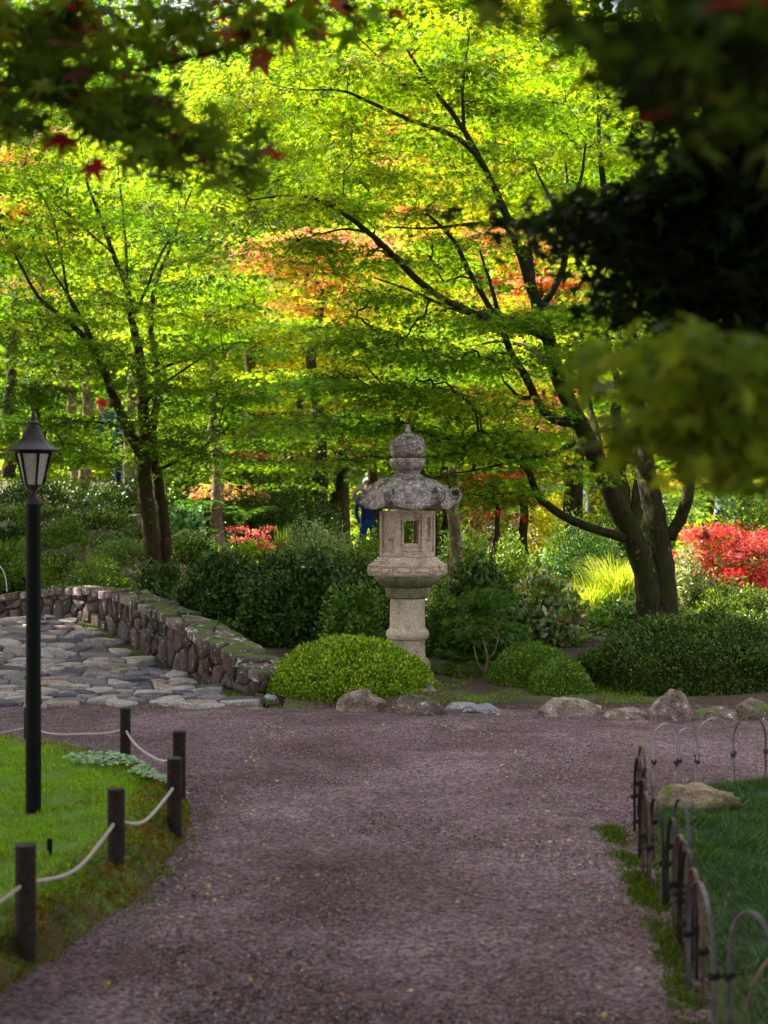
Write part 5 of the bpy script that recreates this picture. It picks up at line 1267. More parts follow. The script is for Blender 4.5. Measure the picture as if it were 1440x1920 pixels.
# background trees -------------------------------------------------
def bgtree(label, tpx, Y, r0, boxes, palf, leaf=.09, nleaf=110, rad=.5, tm=MAPLE, bark='bark_brown', lean=0, stems=1, seed=0, dep=1.2, group=None, top=None, kind='maple_tree', twig=.006, flat=.1, droop=.25):
    rs_ = np.random.RandomState(seed+int(tpx)+int(Y*7)); t = Tree(kind, label, gp(tpx, Y, 0), M[bark], rs_, group=group); r0 *= .78 if bark != 'bark_pale' else 1
    cx = np.mean([b_[0] for b_ in boxes]); cyb = max(b_[1]+b_[3] for b_ in boxes); ct = min(b_[1]-b_[3]*.5 for b_ in boxes)
    b0 = gp(tpx, Y)
    for i in range(stems):
        o = (i-(stems-1)/2)
        m1 = P(tpx+lean*.4+o*25, (cyb+ (960-(b0[2]-CAMZ)/Y*FPX))/2, Y); m2 = P(tpx+lean+(cx-tpx)*.3+o*60, cyb, Y+.2*o); e = P(cx+o*90, ct, Y+.3*o)
        mid = m2.lerp(e, .5)+Vector((rs_.normal(0, .3), rs_.normal(0, .3), 0))
        t.limb([(b0[0]+o*.12, b0[1], b0[2], r0*1.25), (*m1, r0), (*m2, r0*.8), (*mid, r0*.45), (*e, r0*.12)], 'trunk', 10, wob=.03)
    for (px, py, hw, hh, n) in boxes:        # one limb into each leaf mass
        sk_ = np.vstack(t.sk); tg = np.array(P(px, py, Y)); d = np.linalg.norm(sk_-tg, axis=1)+np.maximum(0, sk_[:, 2]-tg[2]+.3)*3; a = sk_[int(np.argmin(d))]
        m_ = (a+tg)/2+np.array([rs_.normal(0, .1), rs_.normal(0, .2), .1])
        t.limb([(*a, r0*.4), (*m_, r0*.3), (*tg, r0*.15)], 'limb', 7)
    C = np.vstack([pell(rs_, n, px, py, Y, hw, hh, dep) for (px, py, hw, hh, n) in boxes])
    t.crown(C, nleaf, leaf, palf, tm=tm, rad=rad*1.12, twig=twig, flat=flat*.6, droop=droop*.8, nside=3, tilt=.4, tier=.5 if Y < 40 else 0); return t
mixp = lambda a, wa, b2, wb: (lambda n, p, r: np.where(r.rand(n, 1) < wa/(wa+wb), pal(n, a, None, .22, r), pal(n, b2, None, .22, r)))
bgtree('pale barked thin tree with a swollen knot, standing right of the twin stemmed maple', 412, 21.0, .085, [(395, 560, 110, 70, 16), (470, 640, 110, 60, 14), (330, 640, 90, 50, 10)], pf(BRIGHT), bark='bark_pale', seed=1, lean=-12)
t4 = bgtree('slanting pale trunk behind the right side of the lantern', 858, 16.2, .07, [(800, 700, 90, 50, 12), (850, 620, 90, 50, 12)], pf(BRIGHT+GREEN), bark='bark_pale', lean=-18, leaf=.065, nleaf=90, seed=2, dep=.6)
bgtree('small dark forked maple with pink tinged pads left of the lantern', 578, 24, .10, [(640, 800, 130, 35, 12), (560, 830, 110, 30, 10), (690, 770, 90, 30, 8), (520, 870, 80, 22, 6)], mixp(MID+GREEN, 3, PINK, 1), bark='bark_dark', stems=2, lean=25, seed=3)
bgtree('low weeping maple with rosy edged leaves beside the pale thin trunk', 470, 22.5, .06, [(465, 905, 60, 18, 6), (430, 880, 50, 16, 4), (400, 870, 60, 20, 4)], mixp(MID+GREEN, 5, PINK, 1), bark='bark_dark', seed=4)
bgtree('tall thin lichened trunk left of its close twin, behind the lamp head', 140, 25, .10, [(60, 480, 120, 120, 18), (130, 640, 120, 60, 12)], pf(GREEN+MID), bark='bark_pale', seed=5, lean=-5)
bgtree('tall thin lichened trunk just right of its close twin', 160, 24.4, .095, [(190, 380, 130, 110, 18), (210, 560, 100, 60, 10)], pf(GREEN+BRIGHT), bark='bark_pale', seed=6, lean=4)
bgtree('straight thin trunk half hidden behind the stem of the twin stemmed maple', 243, 23.5, .10, [(280, 420, 140, 120, 18), (300, 600, 110, 60, 10)], pf(BRIGHT), bark='bark_pale', seed=7, lean=2)
bgtree('low golden topped maple spreading behind the lamp roof', 60, 20.8, .07, [(90, 805, 110, 22, 10), (140, 800, 60, 18, 6), (20, 830, 70, 22, 6), (130, 850, 90, 22, 6)], mixp([(.32, .38, .04), (.42, .42, .08), (.2, .3, .02)], 1, GREEN, 1), bark='bark_dark', seed=8, dep=.9)
bgtree('bright yellow green maple filling the gap between the two big maples', 520, 25, .12, [(520, 620, 130, 70, 22), (430, 560, 110, 60, 16), (600, 720, 120, 60, 18), (520, 770, 130, 40, 12)], pf(YELLOW+BRIGHT), seed=9, stems=2)
bgtree('yellow green maple above and behind the lantern finial', 822, 23, .11, [(720, 740, 110, 50, 16), (800, 620, 120, 60, 16), (680, 640, 120, 50, 16), (830, 800, 110, 40, 12)], pf(BRIGHT+YELLOW), seed=10, bark='bark_dark', stems=2)
bgtree('pink and orange topped maple seen over the yellow green maples', 600, 22.5, .12, [(490, 468, 100, 20, 18), (640, 465, 100, 28, 22), (600, 560, 90, 24, 10)], mixp(PINK, 5, YELLOW, 1.6), seed=11, leaf=.09, rad=.5, bark='bark_dark', twig=.009)
bgtree('golden maple below the pink topped maple', 700, 27, .12, [(650, 590, 140, 50, 22), (760, 540, 100, 60, 20), (560, 610, 100, 40, 12)], pf(YELLOW), seed=12, leaf=.1, bark='bark_dark')
bgtree('red and orange maple glowing behind the fork of the big maple', 1075, 25, .12, [(1060, 490, 70, 70, 22), (1000, 560, 80, 60, 18), (1110, 580, 70, 60, 14), (960, 480, 70, 60, 12)], mixp(RED+PINK+ORANGE, 2, YELLOW+BRIGHT, 1.4), seed=13, leaf=.1, bark='bark_dark', stems=2)
bgtree('orange yellow maple behind the low limb of the big maple', 985, 22, .09, [(960, 790, 90, 35, 14), (1040, 830, 70, 30, 10), (930, 700, 90, 40, 12), (1000, 650, 70, 40, 10)], mixp(YELLOW+BRIGHT, 4, ORANGE, 1), seed=14, bark='bark_dark')
bgtree('little tree with red leaves low on its crown beside the far pale path', 932, 22, .06, [(925, 930, 55, 25, 7), (900, 900, 60, 20, 5), (990, 905, 60, 20, 5)], mixp(GREEN, 2, RED, 1.3), seed=15, bark='bark_brown', dep=.6)
bgtree('green maple behind the upper right limbs of the big maple', 1180, 21, .13, [(1150, 480, 110, 100, 20), (1240, 620, 120, 80, 18), (1150, 720, 100, 60, 14), (1290, 450, 120, 130, 20)], pf(GREEN+BRIGHT), seed=16, bark='bark_dark', stems=2)
bgtree('dark trunked tree behind the crimson shrub', 1395, 24, .14, [(1380, 850, 110, 50, 16), (1340, 700, 120, 90, 20), (1420, 560, 100, 90, 16)], pf(GREEN+MID), seed=17, bark='bark_brown')
bgtree('orange leaved tree far behind the crimson shrub at the right', 1330, 33, .14, [(1300, 890, 90, 35, 16), (1400, 880, 80, 40, 12)], mixp(ORANGE, 1, YELLOW, 1.4), seed=18, leaf=.12, bark='bark_dark')
bgtree('rosy maple at the upper left edge of the photo', 20, 27, .14, [(20, 290, 90, 60, 18), (40, 400, 90, 50, 14), (180, 265, 90, 40, 12), (20, 520, 60, 50, 8)], mixp(PINK+RED, 2, BRIGHT, 1.6), seed=19, leaf=.11, bark='bark_dark')
bgtree('yellow green long leaved tree above the twin stemmed maple', 470, 28, .16, [(430, 170, 100, 80, 20), (500, 250, 110, 80, 22), (560, 330, 110, 70, 18), (420, 330, 110, 70, 16)], pf([(.25, .34, .02), (.34, .38, .03), (.16, .26, .02)]), seed=20, leaf=.16, tm=NARROW, rad=.6, droop=.5, bark='bark_brown', nleaf=130)
bgtree('green tree with golden tips at the top centre of the photo', 640, 30, .18, [(600, 110, 130, 100, 22), (700, 220, 130, 90, 22), (580, 250, 120, 70, 14)], pf(BRIGHT), seed=21, leaf=.12, rad=.6, nleaf=120)
bgtree('faint orange tree high behind the crown of the big maple', 770, 37, .2, [(760, 260, 80, 110, 26), (720, 160, 80, 70, 14), (800, 380, 90, 70, 14)], mixp(ORANGE, 2, PINK, 1), seed=22, leaf=.15, rad=.7, bark='bark_dark', twig=.01)
bgtree('yellow green tree behind the right crown of the big maple', 900, 31, .2, [(860, 300, 110, 100, 20), (920, 180, 120, 100, 20), (1000, 350, 110, 90, 18), (850, 480, 110, 70, 16)], pf(YELLOW+BRIGHT), seed=23, leaf=.12, rad=.62, nleaf=120)
bgtree('tall green tree behind the dark overhanging foliage', 1120, 30, .2, [(1090, 200, 130, 110, 22), (1210, 300, 120, 130, 22), (1330, 200, 130, 160, 20), (1060, 380, 110, 70, 14)], pf(GREEN+BRIGHT), seed=24, leaf=.12, rad=.62, nleaf=110)
bgtree('pale green tree above the lamp between rosy and twin stemmed maples', 210, 29, .16, [(120, 200, 130, 80, 18), (250, 180, 120, 90, 20), (330, 280, 100, 80, 16), (100, 120, 120, 80, 14)], pf(BRIGHT+GREEN), seed=25, leaf=.12, rad=.6, nleaf=110)

bgtree('bushy green maple low behind the silvery shrub', 620, 30, .08, [(560, 880, 110, 40, 22), (640, 870, 80, 40, 16), (500, 900, 80, 40, 14), (610, 830, 120, 30, 10)], pf(MID+GREEN), seed=26, leaf=.1, bark='bark_dark')
bgtree('bushy green maple low behind the left tree trunks', 330, 28, .08, [(330, 830, 120, 45, 24), (230, 780, 120, 50, 20), (440, 850, 100, 40, 20), (120, 880, 120, 40, 16)], pf(MID+GREEN), seed=27, leaf=.1, bark='bark_dark')
bgtree('sunny yellow green maple low behind the right of the lantern', 840, 27, .08, [(820, 850, 90, 40, 14), (900, 800, 100, 40, 14), (860, 910, 80, 30, 10)], pf(BRIGHT+YELLOW), seed=28, leaf=.1, bark='bark_dark')
bgtree('green maple low between the forked stems', 1190, 27, .1, [(1130, 850, 110, 50, 14), (1230, 830, 110, 60, 14), (1160, 920, 90, 30, 8)], pf(GREEN+YELLOW), seed=29, leaf=.1, bark='bark_dark')
bgtree('dark green tree behind the lamp post at the left edge', 10, 29, .12, [(30, 700, 110, 60, 16), (130, 730, 110, 50, 14), (30, 830, 110, 50, 14)], pf(DEEP+MID), seed=30, leaf=.1, bark='bark_dark')

# far wood: tall trees standing across the back
FARL = ['far tall green tree behind the upper left overhanging leaves', 'far grey green conifer at the upper left', 'far dark conifer peeping between yellow green crowns', 'far green tree behind the top centre',
        'far yellow green tree right of the gap of sky', 'far green tree behind the crown of the big maple', 'far tall tree behind the dark foliage at the right', 'far tall tree at the right photo edge',
        'far yellow tree low behind the lantern', 'far green tree low at the left edge', 'far yellow green tree low behind the forked trunk', 'far green tree low at the right edge', 'far yellow green tree low left of the lantern']
FT = [(60, 48, [(60, 80, 190, 160, 60), (30, 420, 200, 150, 40)], MID+GREEN), (330, 52, [(330, 60, 130, 150, 60), (300, 400, 160, 140, 36)], [(.07, .1, .06), (.1, .14, .08), (.05, .08, .05)]),
      (450, 55, [(450, 110, 110, 170, 50), (450, 430, 150, 120, 30)], [(.03, .05, .03), (.05, .07, .04)]), (590, 50, [(570, 60, 120, 110, 46), (620, 330, 150, 140, 44), (740, 30, 130, 80, 40)], MID+BRIGHT),
      (800, 50, [(800, 140, 120, 120, 40), (900, 20, 130, 70, 36), (780, 380, 160, 150, 46)], BRIGHT+YELLOW), (980, 54, [(960, 180, 120, 80, 30), (980, 400, 170, 160, 50)], MID+GREEN),
      (1180, 52, [(1200, 150, 130, 110, 36), (1180, 420, 160, 180, 50)], GREEN), (1400, 50, [(1400, 150, 130, 160, 40), (1400, 450, 140, 180, 40)], GREEN+MID),
      (760, 42, [(760, 700, 190, 110, 50)], YELLOW+BRIGHT), (60, 40, [(80, 660, 210, 130, 50)], MID+GREEN), (1120, 44, [(1080, 720, 180, 110, 46)], BRIGHT+YELLOW+ORANGE), (1400, 42, [(1380, 730, 160, 120, 44)], GREEN+YELLOW), (480, 43, [(470, 680, 190, 130, 54)], YELLOW+BRIGHT+GREEN)]
for i, ((px, Y, bx, cols), lab) in enumerate(zip(FT, FARL)):
    bgtree(lab, px, Y, .28, bx, pf(cols), leaf=.26, nleaf=120, rad=1.25, tm=OVAL if i not in (1, 2) else NARROW, bark='bark_dark', seed=40+i, dep=2.5, group='tall trees of the far wood', kind='tree', twig=.012, flat=.2)

# ------------------------------------------------------------------ near trees: overhanging boughs
def star_leaf(nl=7, seed=0):
    r = np.random.RandomState(seed); V = [(0, 0, 0)]; n = nl
    angs = np.radians(np.linspace(-128, 128, n)); pts = [(-.06, .03, 0)]
    pts = []
    for i, a in enumerate(angs):
        L = (1-.5*(abs(a)/math.radians(128))**1.3)*(1+r.normal(0, .03))
        if i > 0:
            am = (a+angs[i-1])/2; lm = .38*L+.04; pts.append((math.cos(am)*lm, math.sin(am)*lm, -.03))
        for da, f in ((-.13, .68), (-.05, .8), (0, 1), (.05, .8), (.13, .68)):
            z = -.16*f*f*L
            if abs(da) == .13: pts.append((math.cos(a+da)*L*f, math.sin(a+da)*L*f, z+.02))
            elif da == 0: pts.append((math.cos(a)*L, math.sin(a)*L, z-.03))
    V += pts; m_ = len(pts)
    F = [(0, 1+i, 1+(i+1)) for i in range(m_-1)]
    k = len(V); V += [(-.01, .008, 0), (-.01, -.008, 0), (-.55, 0, .06)]; F.append((k, k+2, k+1))
    return V, F
def leafcol(name, c, tr=.35):
    m, t, b = newmat(name); o = tcobj(t); n = noise_n(t, o, 9, 3)
    cc = ramp(t, n.outputs[0], [(.3, tuple(x*.7 for x in c)), (.7, tuple(min(1, x*1.25) for x in c))]).outputs[0]
    t.links.new(cc, b.inputs['Base Color']); b.inputs['Roughness'].default_value = .5; b.inputs['Specular IOR Level'].default_value = .3
    T_ = t.nodes.new('ShaderNodeBsdfTranslucent'); t.links.new(mix(t, 1.0, cc, (1.3, 1.2, .8), 'MULTIPLY'), T_.inputs[0])
    ms = t.nodes.new('ShaderNodeMixShader'); ms.inputs[0].default_value = tr
    t.links.new(b.outputs[0], ms.inputs[1]); t.links.new(T_.outputs[0], ms.inputs[2]); t.links.new(ms.outputs[0], t.nodes['Material Output'].inputs[0]); return m
LM = [leafcol('dark_green_leaf', (.09, .17, .012), .5), leafcol('green_leaf', (.16, .28, .015), .5), leafcol('olive_leaf', (.24, .3, .02), .5), leafcol('red_leaf', (.45, .02, .04), .5), leafcol('bronze_leaf', (.24, .08, .08), .5), leafcol('sunlit_tint_leaf', (.26, .28, .015), .5), leafcol('deep_green_leaf', (.025, .05, .006), .3)]  # the yellowish leaf colour paints in sunlight on the lower right pad
def leafmeshes(size):
    out = []
    for j, mm in enumerate(LM):
        for s_ in (0, 1):
            V, F = star_leaf(7, j*2+s_); out.append(meshdata('maple_leaf', [(a*size, b_*size, c*size) for a, b_, c in V], F, mm))
    return out
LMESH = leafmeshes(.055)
def bough_leaves(tree, centers, n, rad, nobj, size, rs_, colw, palbulk, name='leaf_mass', tilt=.45):
    """large leaves near the camera: the largest are parts of their own, the rest one part"""
    C = np.array(centers); ci = rs_.randint(0, len(C), n); Q = C[ci]+rs_.normal(0, 1, (n, 3))*np.array([rad, rad, rad*.28])
    Fw = rs_.normal(0, 1, (n, 3))*np.array([1, 1, .3])+np.array([0, 0, -.35]); Up = np.array([0, 0, 1.])+rs_.normal(0, tilt, (n, 3))
    scr = (abs(Q[:, 0]/Q[:, 1]) < .275) & (Q[:, 1] > .5) & (abs((Q[:, 2]-CAMZ)/Q[:, 1]) < .365)
    order = np.argsort(np.where(scr, Q[:, 1], 99)); big = order[:nobj]; rest = order[nobj:]
    cw = np.array(colw)/sum(colw)
    for i in big:
        j = rs_.choice(len(cw), p=cw)*2+rs_.randint(2)
        o = bpy.data.objects.new('leaf', LMESH[j]); link(o, tree.root)
        f = Vector(unit(Fw[i])); u_ = Vector(Up[i]); y_ = u_.cross(f).normalized(); z_ = f.cross(y_)
        from mathutils import Matrix
        m4 = Matrix((f, y_, z_)).transposed().to_4x4(); s_ = size/.055*(.7+.55*rs_.rand())
        o.matrix_local = Matrix.Translation(Vector(Q[i])-Vector(tree.off)) @ m4 @ Matrix.Scale(s_, 4)
    if len(rest):
        V, F = star_leaf(5, 3); tm = (np.array(V), np.array(F))
        leaves(name, Q[rest], Fw[rest], Up[rest], size*(.7+.5*rs_.rand(len(rest))), tm, palbulk(len(rest), Q[rest], rs_), M['leaf'], tree.root, tree.off)['kind'] = 'stuff'
nl_ = Tree('maple_tree', 'overhanging maple with large dark green and red tinged leaves across the upper left', (-2.9, 1.2, 0), M['bark_dark'], np.random.RandomState(21))
nl_.limb([(-2.9, 1.2, -.2, .2), (-2.85, 1.25, 1.2, .17), (-2.7, 1.3, 2.6, .14), (-2.3, 1.2, 3.6, .1), (-1.6, .6, 4.6, .06), (-.8, -.2, 5.2, .03)], 'trunk', 14)
nl_.limb([(-2.7, 1.3, 2.5, .05), (-2.2, 1.8, 2.65, .03), (*P(-150, 60, 3.73), .014), (*P(180, 132, 3.73), .0055), (*P(370, 105, 3.73), .0045), (*P(520, 60, 3.79), .0035), (*P(650, 15, 3.86), .002)], 'limb', 8, wob=.004)
nl_.limb([(-2.6, 1.4, 2.3, .04), (-1.8, 2.0, 2.4, .02), (*P(-150, 140, 3.59), .012), (*P(0, 176, 3.59), .005), (*P(110, 192, 3.59), .004), (*P(230, 215, 3.59), .003), (*P(330, 255, 3.59), .002), (*P(410, 300, 3.59), .0015)], 'limb', 8, wob=.004)
nl_.limb([(-2.3, 1.2, 3.5, .08), (-2, 3, 4.4, .06), (-1.2, 4.6, 4.8, .03)], 'limb', 9)
nl_.limb([(-2.5, 1.2, 3.2, .08), (-3.6, 3, 4.2, .06), (-4.5, 5, 4.8, .03)], 'limb', 9)
rs_ = np.random.RandomState(41)
cen = [np.array(P(*q)) for q in [(20, 20, 3.45), (60, 60, 3.59), (110, 30, 3.45), (150, 60, 3.73), (190, 20, 3.59), (230, 70, 3.59), (300, 30, 3.59), (340, 70, 3.73), (400, 30, 3.59), (440, 70, 3.73), (480, 20, 3.73), (520, 60, 3.73), (560, 20, 3.73), (590, 50, 3.86), (620, 15, 3.86),
    (10, 120, 3.31), (50, 170, 3.45), (20, 210, 3.31), (90, 140, 3.45), (110, 210, 3.59), (60, 100, 3.31), (150, 170, 3.59), (180, 210, 3.59), (230, 190, 3.59), (270, 220, 3.59), (300, 190, 3.59), (300, 250, 3.52), (340, 230, 3.59), (350, 270, 3.59), (260, 280, 3.45), (330, 300, 3.45), (400, 275, 3.59), (420, 300, 3.59), (260, 240, 3.59), (130, 110, 3.59), (200, 110, 3.59), (-60, 60, 3.45), (-60, 160, 3.45)]]
bough_leaves(nl_, cen, 560, .085, 290, .072, rs_, [4, 5, 2.5, .6, .6], pf([(.1, .18, .012), (.16, .26, .015), (.25, .07, .05)]))
def roofc(n, x0, x1, y0, y1, rs_):  # unseen canopy sprays above the view, placed to shade leaves and gravel below
    x = rs_.uniform(x0, x1, n); y = rs_.uniform(y0, y1, n); zmin = 1.6+.40*np.maximum(0, y)+.75
    z = np.maximum(3.6, zmin)+rs_.rand(n)*1.4; return np.stack([x, y, z], 1)
nl_.crown(roofc(230, -6.5, 0, -4.5, 6.3, rs_), 130, .12, pf(DEEP+MID), tm=MAPLE3, rad=.75, twig=.006)
nr = Tree('maple_tree', 'near maple with dark out of focus foliage hanging over the right side', (2.9, 1.6, 0), M['bark_dark'], np.random.RandomState(22))
nr.limb([(2.9, 1.6, -.2, .22), (2.85, 1.6, 1.3, .18), (2.6, 1.6, 2.6, .15), (2.2, 1.4, 3.6, .1), (1.2, .6, 4.6, .06), (.3, -.3, 5.2, .03)], 'trunk', 14)
nr.limb([(2.7, 1.6, 2.2, .06), (2.0, 1.9, 2.3, .03), (*P(1500, 120, 2.1), .012), (*P(1250, 90, 2.0), .005), (*P(1050, 60, 2.0), .002)], 'limb', 8, wob=.004)
nr.limb([(2.7, 1.6, 1.8, .05), (1.6, 2.0, 1.9, .02), (*P(1500, 640, 2.1), .01), (*P(1300, 690, 2.0), .005), (*P(1120, 720, 2.0), .002)], 'limb', 8, wob=.004)
nr.limb([(2.7, 1.7, 2.4, .07), (2.2, 3.0, 2.4, .04), (*P(1480, 400, 3.9), .02), (*P(1300, 420, 3.9), .01), (*P(1100, 420, 3.9), .004)], 'limb', 8, wob=.006)
nr.limb([(2.2, 1.4, 3.5, .08), (2, 3, 4.4, .06), (1.2, 4.8, 4.9, .03)], 'limb', 9)
nr.limb([(2.4, 1.5, 3.2, .08), (3.6, 3, 4.3, .06), (4.6, 5, 4.9, .03)], 'limb', 9)
rs_ = np.random.RandomState(42)
def padp(px, py, Y, hw, hh, n, d=.25): return list(pell(rs_, n, px, py, Y, hw, hh, d))
cn = padp(1260, 30, 1.7, 170, 60, 13)+padp(1350, 200, 1.7, 90, 60, 7)+padp(1110, 30, 1.8, 70, 30, 3)+padp(1370, 120, 1.6, 110, 60, 10)
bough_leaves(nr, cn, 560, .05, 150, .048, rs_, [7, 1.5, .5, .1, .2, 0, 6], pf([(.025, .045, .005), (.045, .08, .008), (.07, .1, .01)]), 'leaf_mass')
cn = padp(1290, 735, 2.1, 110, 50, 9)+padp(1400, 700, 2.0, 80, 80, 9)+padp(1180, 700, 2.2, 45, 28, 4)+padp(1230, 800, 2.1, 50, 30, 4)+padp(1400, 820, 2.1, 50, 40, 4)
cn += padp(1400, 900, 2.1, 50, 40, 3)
bough_leaves(nr, cn, 640, .055, 150, .046, rs_, [1.5, 5, 4.5, .1, .2, 2], pf([(.1, .16, .012), (.15, .22, .015), (.22, .25, .02)]), 'leaf_mass')  # loose leaves tinted lighter too, standing in for sun the canopy blocks
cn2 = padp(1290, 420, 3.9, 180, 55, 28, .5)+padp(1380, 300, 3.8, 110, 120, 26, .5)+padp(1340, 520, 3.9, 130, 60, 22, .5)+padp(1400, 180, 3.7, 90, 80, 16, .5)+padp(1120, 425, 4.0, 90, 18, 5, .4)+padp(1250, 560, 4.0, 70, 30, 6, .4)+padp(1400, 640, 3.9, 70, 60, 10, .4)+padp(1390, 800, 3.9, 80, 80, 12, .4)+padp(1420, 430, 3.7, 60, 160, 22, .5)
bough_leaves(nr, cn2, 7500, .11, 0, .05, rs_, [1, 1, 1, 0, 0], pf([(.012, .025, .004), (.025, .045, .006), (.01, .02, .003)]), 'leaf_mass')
nr.crown(roofc(230, 0, 6.5, -4.5, 6.3, rs_), 130, .12, pf(DEEP+MID), tm=MAPLE3, rad=.75, twig=.006)

# ------------------------------------------------------------------ unseen woods beside and behind the camera, added to shade the foreground
def add_shade_tree(label, x, y, h, rad_, zlo, seed, n=85, bark='bark_dark'):
    rs_ = np.random.RandomState(seed); z0 = terr1(x, y); t = Tree('shade_tree', label, (x, y, z0), M[bark], rs_, group='unseen trees added for shade')
    t.limb([(x, y, z0-.2, .3), (x+.1, y, z0+h*.3, .25), (x-.1, y+.1, z0+h*.6, .17), (x, y, z0+h*.95, .04)], 'trunk', 12)
    C = ell(rs_, n, (x, y, (zlo+h)/2), (rad_, rad_, (h-zlo)/2)); t.crown(C, 90, .30, pf(DEEP+MID), tm=OVAL, rad=1.1, twig=.012, flat=.2)
for i, (x, y, h, r_, zl, lab) in enumerate([(-8.4, 15.2, 14, 3.1, 3.4, 'added shade tree close beyond the left end of the bridge'), (-7.0, 12.0, 13, 2.1, 4.2, 'added slim shade tree left of the bridge end'), (-7.2, 8.5, 13, 2.6, 2.6, 'added shade tree left of the lawn, shading the path'), (-9.5, 12.5, 14, 3.0, 2.4, 'added shade tree left of the stone bridge'), (-8.4, 5.2, 13, 2.8, 2.6, 'added shade tree left of the camera'), (-10.2, 17, 15, 3.0, 3.0, 'added shade tree left beyond the bridge'),
        (-6.5, 1.5, 12, 2.8, 3.4, 'added shade tree left behind the camera'), (-4, -5, 13, 3.2, 3.6, 'added shade tree behind the camera on the left'), (2, -6.5, 13, 3.4, 3.6, 'added shade tree behind the camera'), (6.5, -2.5, 13, 3.2, 3.4, 'added shade tree behind the camera on the right'),
        (8.3, 4, 12, 3, 3.0, 'added shade tree right of the camera'), (9.6, 12, 13, 3.2, 2.6, 'added shade tree right of the long hedge'), (-13.5, 13.5, 16, 3.4, 3.0, 'added shade tree in the second row beyond the bridge'), (-9.8, 22.3, 8.5, 2.8, 3.2, 'added middling shade tree left of the lichened thin trunks'), (-13, 8, 16, 3.4, 3.0, 'added shade tree in the second row left of the lawn')]):
    add_shade_tree(lab, x, y, h, r_, zl, 200+i)

# ------------------------------------------------------------------ far path, its posts
pts = catmull([(1.2, 33, 0), (2.4, 36, 0), (3.6, 39.5, 0), (4.3, 44, 0), (4.2, 48, 0)], 6); V = []; F = []
for i, p in enumerate(pts):
    for s_ in (-1.1, -.4, .4, 1.1): V.append((p[0]+s_, p[1], terr1(p[0]+s_, p[1])+.07))
for i in range(len(pts)-1):
    for k in range(3): F.append((i*4+k, i*4+k+1, i*4+k+5, i*4+k+4))
tag(mobj('far_path', V, F, M['farpath']), kind='structure')
for px, Y, lab in ((966, 37, 'upper pale post beside the far path'), (968, 31, 'lower pale post beside the far path')):
    b0 = gp(px, Y, 0); mb = MB(); mb.lathe([(.09, -.1), (.085, .75), (.1, .76), (.1, .8), (.02, .84)], 10); o = mb.build('path_post', M['bark_pale']); o.location = b0; tag(o, lab, 'post')

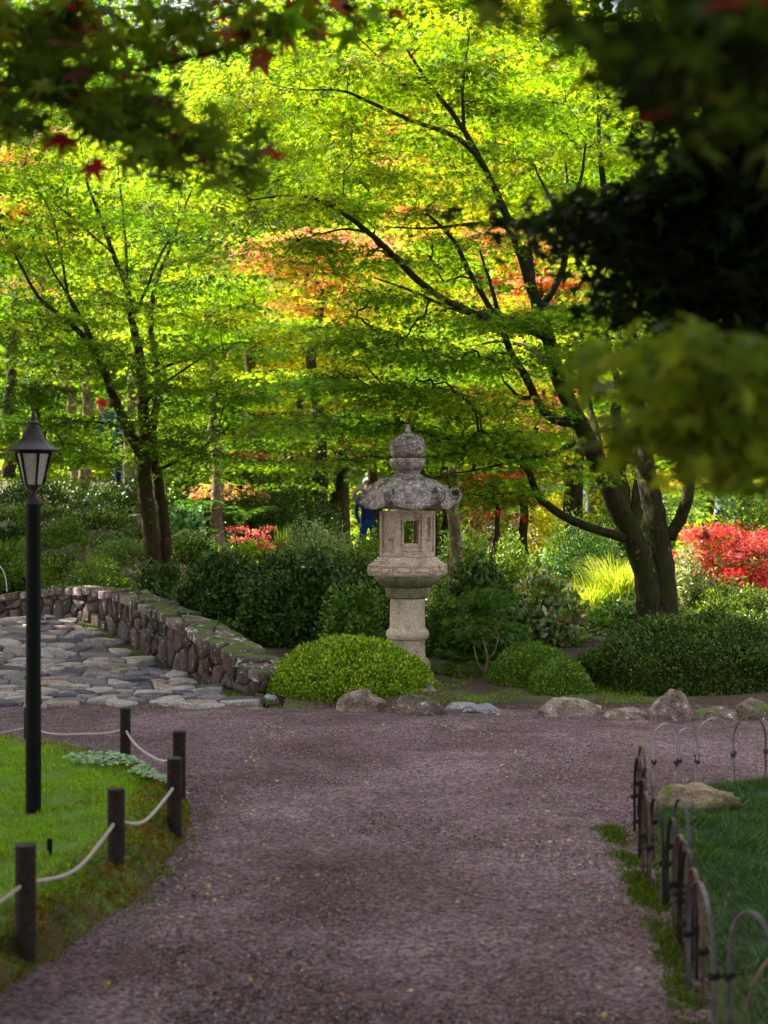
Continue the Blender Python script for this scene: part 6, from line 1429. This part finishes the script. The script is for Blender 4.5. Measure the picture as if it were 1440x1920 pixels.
# ------------------------------------------------------------------ people
def person(label, base, h, rz, joints, mats, hairm, extra=None):
    """joints: dict name->(x,y,z) in unit heights; body faces -Y"""
    J = joints; names = list(J); idx = {k: i for i, k in enumerate(names)}
    E = [('pelvis', 'chest'), ('chest', 'neck'), ('neck', 'head'), ('head', 'crown')]
    for s_ in 'LR': E += [('chest', 'sh'+s_), ('sh'+s_, 'el'+s_), ('el'+s_, 'wr'+s_), ('wr'+s_, 'ha'+s_), ('pelvis', 'hip'+s_), ('hip'+s_, 'kn'+s_), ('kn'+s_, 'an'+s_), ('an'+s_, 'to'+s_)]
    rad = dict(pelvis=.085, chest=.095, neck=.034, head=.054, crown=.045, sh=.042, el=.028, wr=.019, ha=.022, hip=.062, kn=.04, an=.028, to=.024)
    me = bpy.data.meshes.new('body'); me.from_pydata([J[k] for k in names], [(idx[a], idx[b_]) for a, b_ in E], [])
    o = bpy.data.objects.new('tmp', me); link(o); md = o.modifiers.new('skin', 'SKIN'); ss = o.modifiers.new('sub', 'SUBSURF'); ss.levels = 2; ss.render_levels = 2
    for i, k in enumerate(names):
        r = rad[k] if k in rad else rad[k[:-1]]
        me.skin_vertices[0].data[i].radius = (r, r*.8); me.skin_vertices[0].data[i].use_root = (k == 'pelvis')
    dg = bpy.context.evaluated_depsgraph_get(); dg.update(); ev = o.evaluated_get(dg); m2 = bpy.data.meshes.new_from_object(ev)
    bpy.data.objects.remove(o)
    m2.materials.clear()
    for mm in mats: m2.materials.append(mm)      # shirt, trousers, skin
    P0 = {k: Vector(v) for k, v in J.items()}
    segs = [('pelvis', 'chest', 0), ('chest', 'neck', 0), ('neck', 'head', 2), ('head', 'crown', 2)]
    for s_ in 'LR': segs += [('chest', 'sh'+s_, 0), ('sh'+s_, 'el'+s_, 0), ('el'+s_, 'wr'+s_, 0), ('wr'+s_, 'ha'+s_, 2), ('pelvis', 'hip'+s_, 1), ('hip'+s_, 'kn'+s_, 1), ('kn'+s_, 'an'+s_, 1), ('an'+s_, 'to'+s_, 3)]
    for f in m2.polygons:
        c = f.center; best = 9; bi = 0
        for a, b_, mi in segs:
            A, B = P0[a], P0[b_]; t_ = max(0, min(1, (c-A).dot(B-A)/max(1e-9, (B-A).length_squared))); d = (c-A-(B-A)*t_).length
            if d < best-.001: best = d; bi = mi
        f.material_index = min(bi, len(mats)-1); f.use_smooth = True
    for v in m2.vertices: v.co *= h
    root = thing('person', label, 'person', base, rz=rz)
    b2 = bpy.data.objects.new('body', m2); link(b2, root)
    hd_ = P0['head'].lerp(P0['crown'], .55)*h; bm = bmesh.new(); bmesh.ops.create_uvsphere(bm, u_segments=16, v_segments=10, radius=.064*h)
    for v in bm.verts:
        v.co.z *= 1.05
        if v.co.y < -.01*h and v.co.z < .012*h: v.co.y *= .3
        if v.co.z < -.02*h: v.co *= .8
        v.co += Vector(hd_)+Vector((0, .008*h, .006*h))
    mh = bpy.data.meshes.new('hair'); bm.to_mesh(mh); bm.free(); mh.materials.append(hairm); mh.polygons.foreach_set('use_smooth', [True]*len(mh.polygons)); link(bpy.data.objects.new('hair', mh), root)
    for q in (-.018, .018):
        mb = MB(); mb.tube([Vector(P0['head'])*h+Vector((q*h, -.05*h, .012*h)), Vector(P0['head'])*h+Vector((q*h, -.056*h, .012*h))], .006*h, 6); mb.build('eye', M['hair_dark'], root)
    return root
def stand(spread=.05, arm=.10, fwd=0, bend=0):
    J = dict(pelvis=(0, 0, .53), chest=(0, -bend*.6, .74-bend*.25), neck=(0, -bend*.9, .84-bend*.35), head=(0, -bend*1.05-.01, .905-bend*.38), crown=(0, -bend*1.15, .965-bend*.42))
    for s_, k in (('L', 1), ('R', -1)):
        c = J['chest']
        J['sh'+s_] = (k*.105, c[1]*1.1, c[2]+.07); J['el'+s_] = (k*(.105+arm*.4), c[1]-fwd*.4, c[2]-.11+fwd*.2); J['wr'+s_] = (k*(.1+arm*.3), c[1]-.06-fwd*1.3, c[2]-.24+fwd*.9); J['ha'+s_] = (k*(.1+arm*.25), c[1]-.08-fwd*1.7, c[2]-.29+fwd*1.15)
        J['hip'+s_] = (k*.055, 0, .49); J['kn'+s_] = (k*(.055+spread*.4), -.01, .275); J['an'+s_] = (k*(.055+spread), .015, .045); J['to'+s_] = (k*(.06+spread), -.075, .018)
    return J
b0 = gp(691, 27, 0); person('visitor in navy top and bright blue jeans behind the left side of the lantern', b0, 1.72, math.radians(20), stand(), [M['navy'], M['jeans'], M['skin'], M['hair_dark']], M['hair'])
b0 = gp(752, 26, 0); person('visitor in pale jacket and blue trousers seen through the lantern window', b0, 1.75, math.radians(-30), stand(), [M['palecloth'], M['jeans'], M['skin'], M['hair_dark']], M['hair_dark'])
b0 = gp(226, 26, 0); person('gardener in blue work clothes and red cap leaning over behind the twin stemmed maple', (b0[0], b0[1], b0[2]+.0), 1.72, math.radians(-60), stand(fwd=.12, bend=.2), [M['blue'], M['navy'], M['skin'], M['hair_dark']], M['redcloth'])
b0 = gp(1083, 40, 0); person('distant visitor in pale top on the far lawn left of the forked trunk', b0, 1.75, 0, stand(), [M['palecloth'], M['navy'], M['skin'], M['hair_dark']], M['hair_dark'])
b0 = gp(1349, 38, 0); person('distant visitor with pale hair beyond the crimson shrub', b0, 1.72, .3, stand(), [M['palecloth'], M['navy'], M['skin'], M['hair_dark']], M['hair'])
b0 = gp(1372, 38.5, 0); person('distant visitor in blue beyond the crimson shrub, right of another', b0, 1.7, -.3, stand(), [M['blue'], M['navy'], M['skin'], M['hair_dark']], M['hair_dark'])
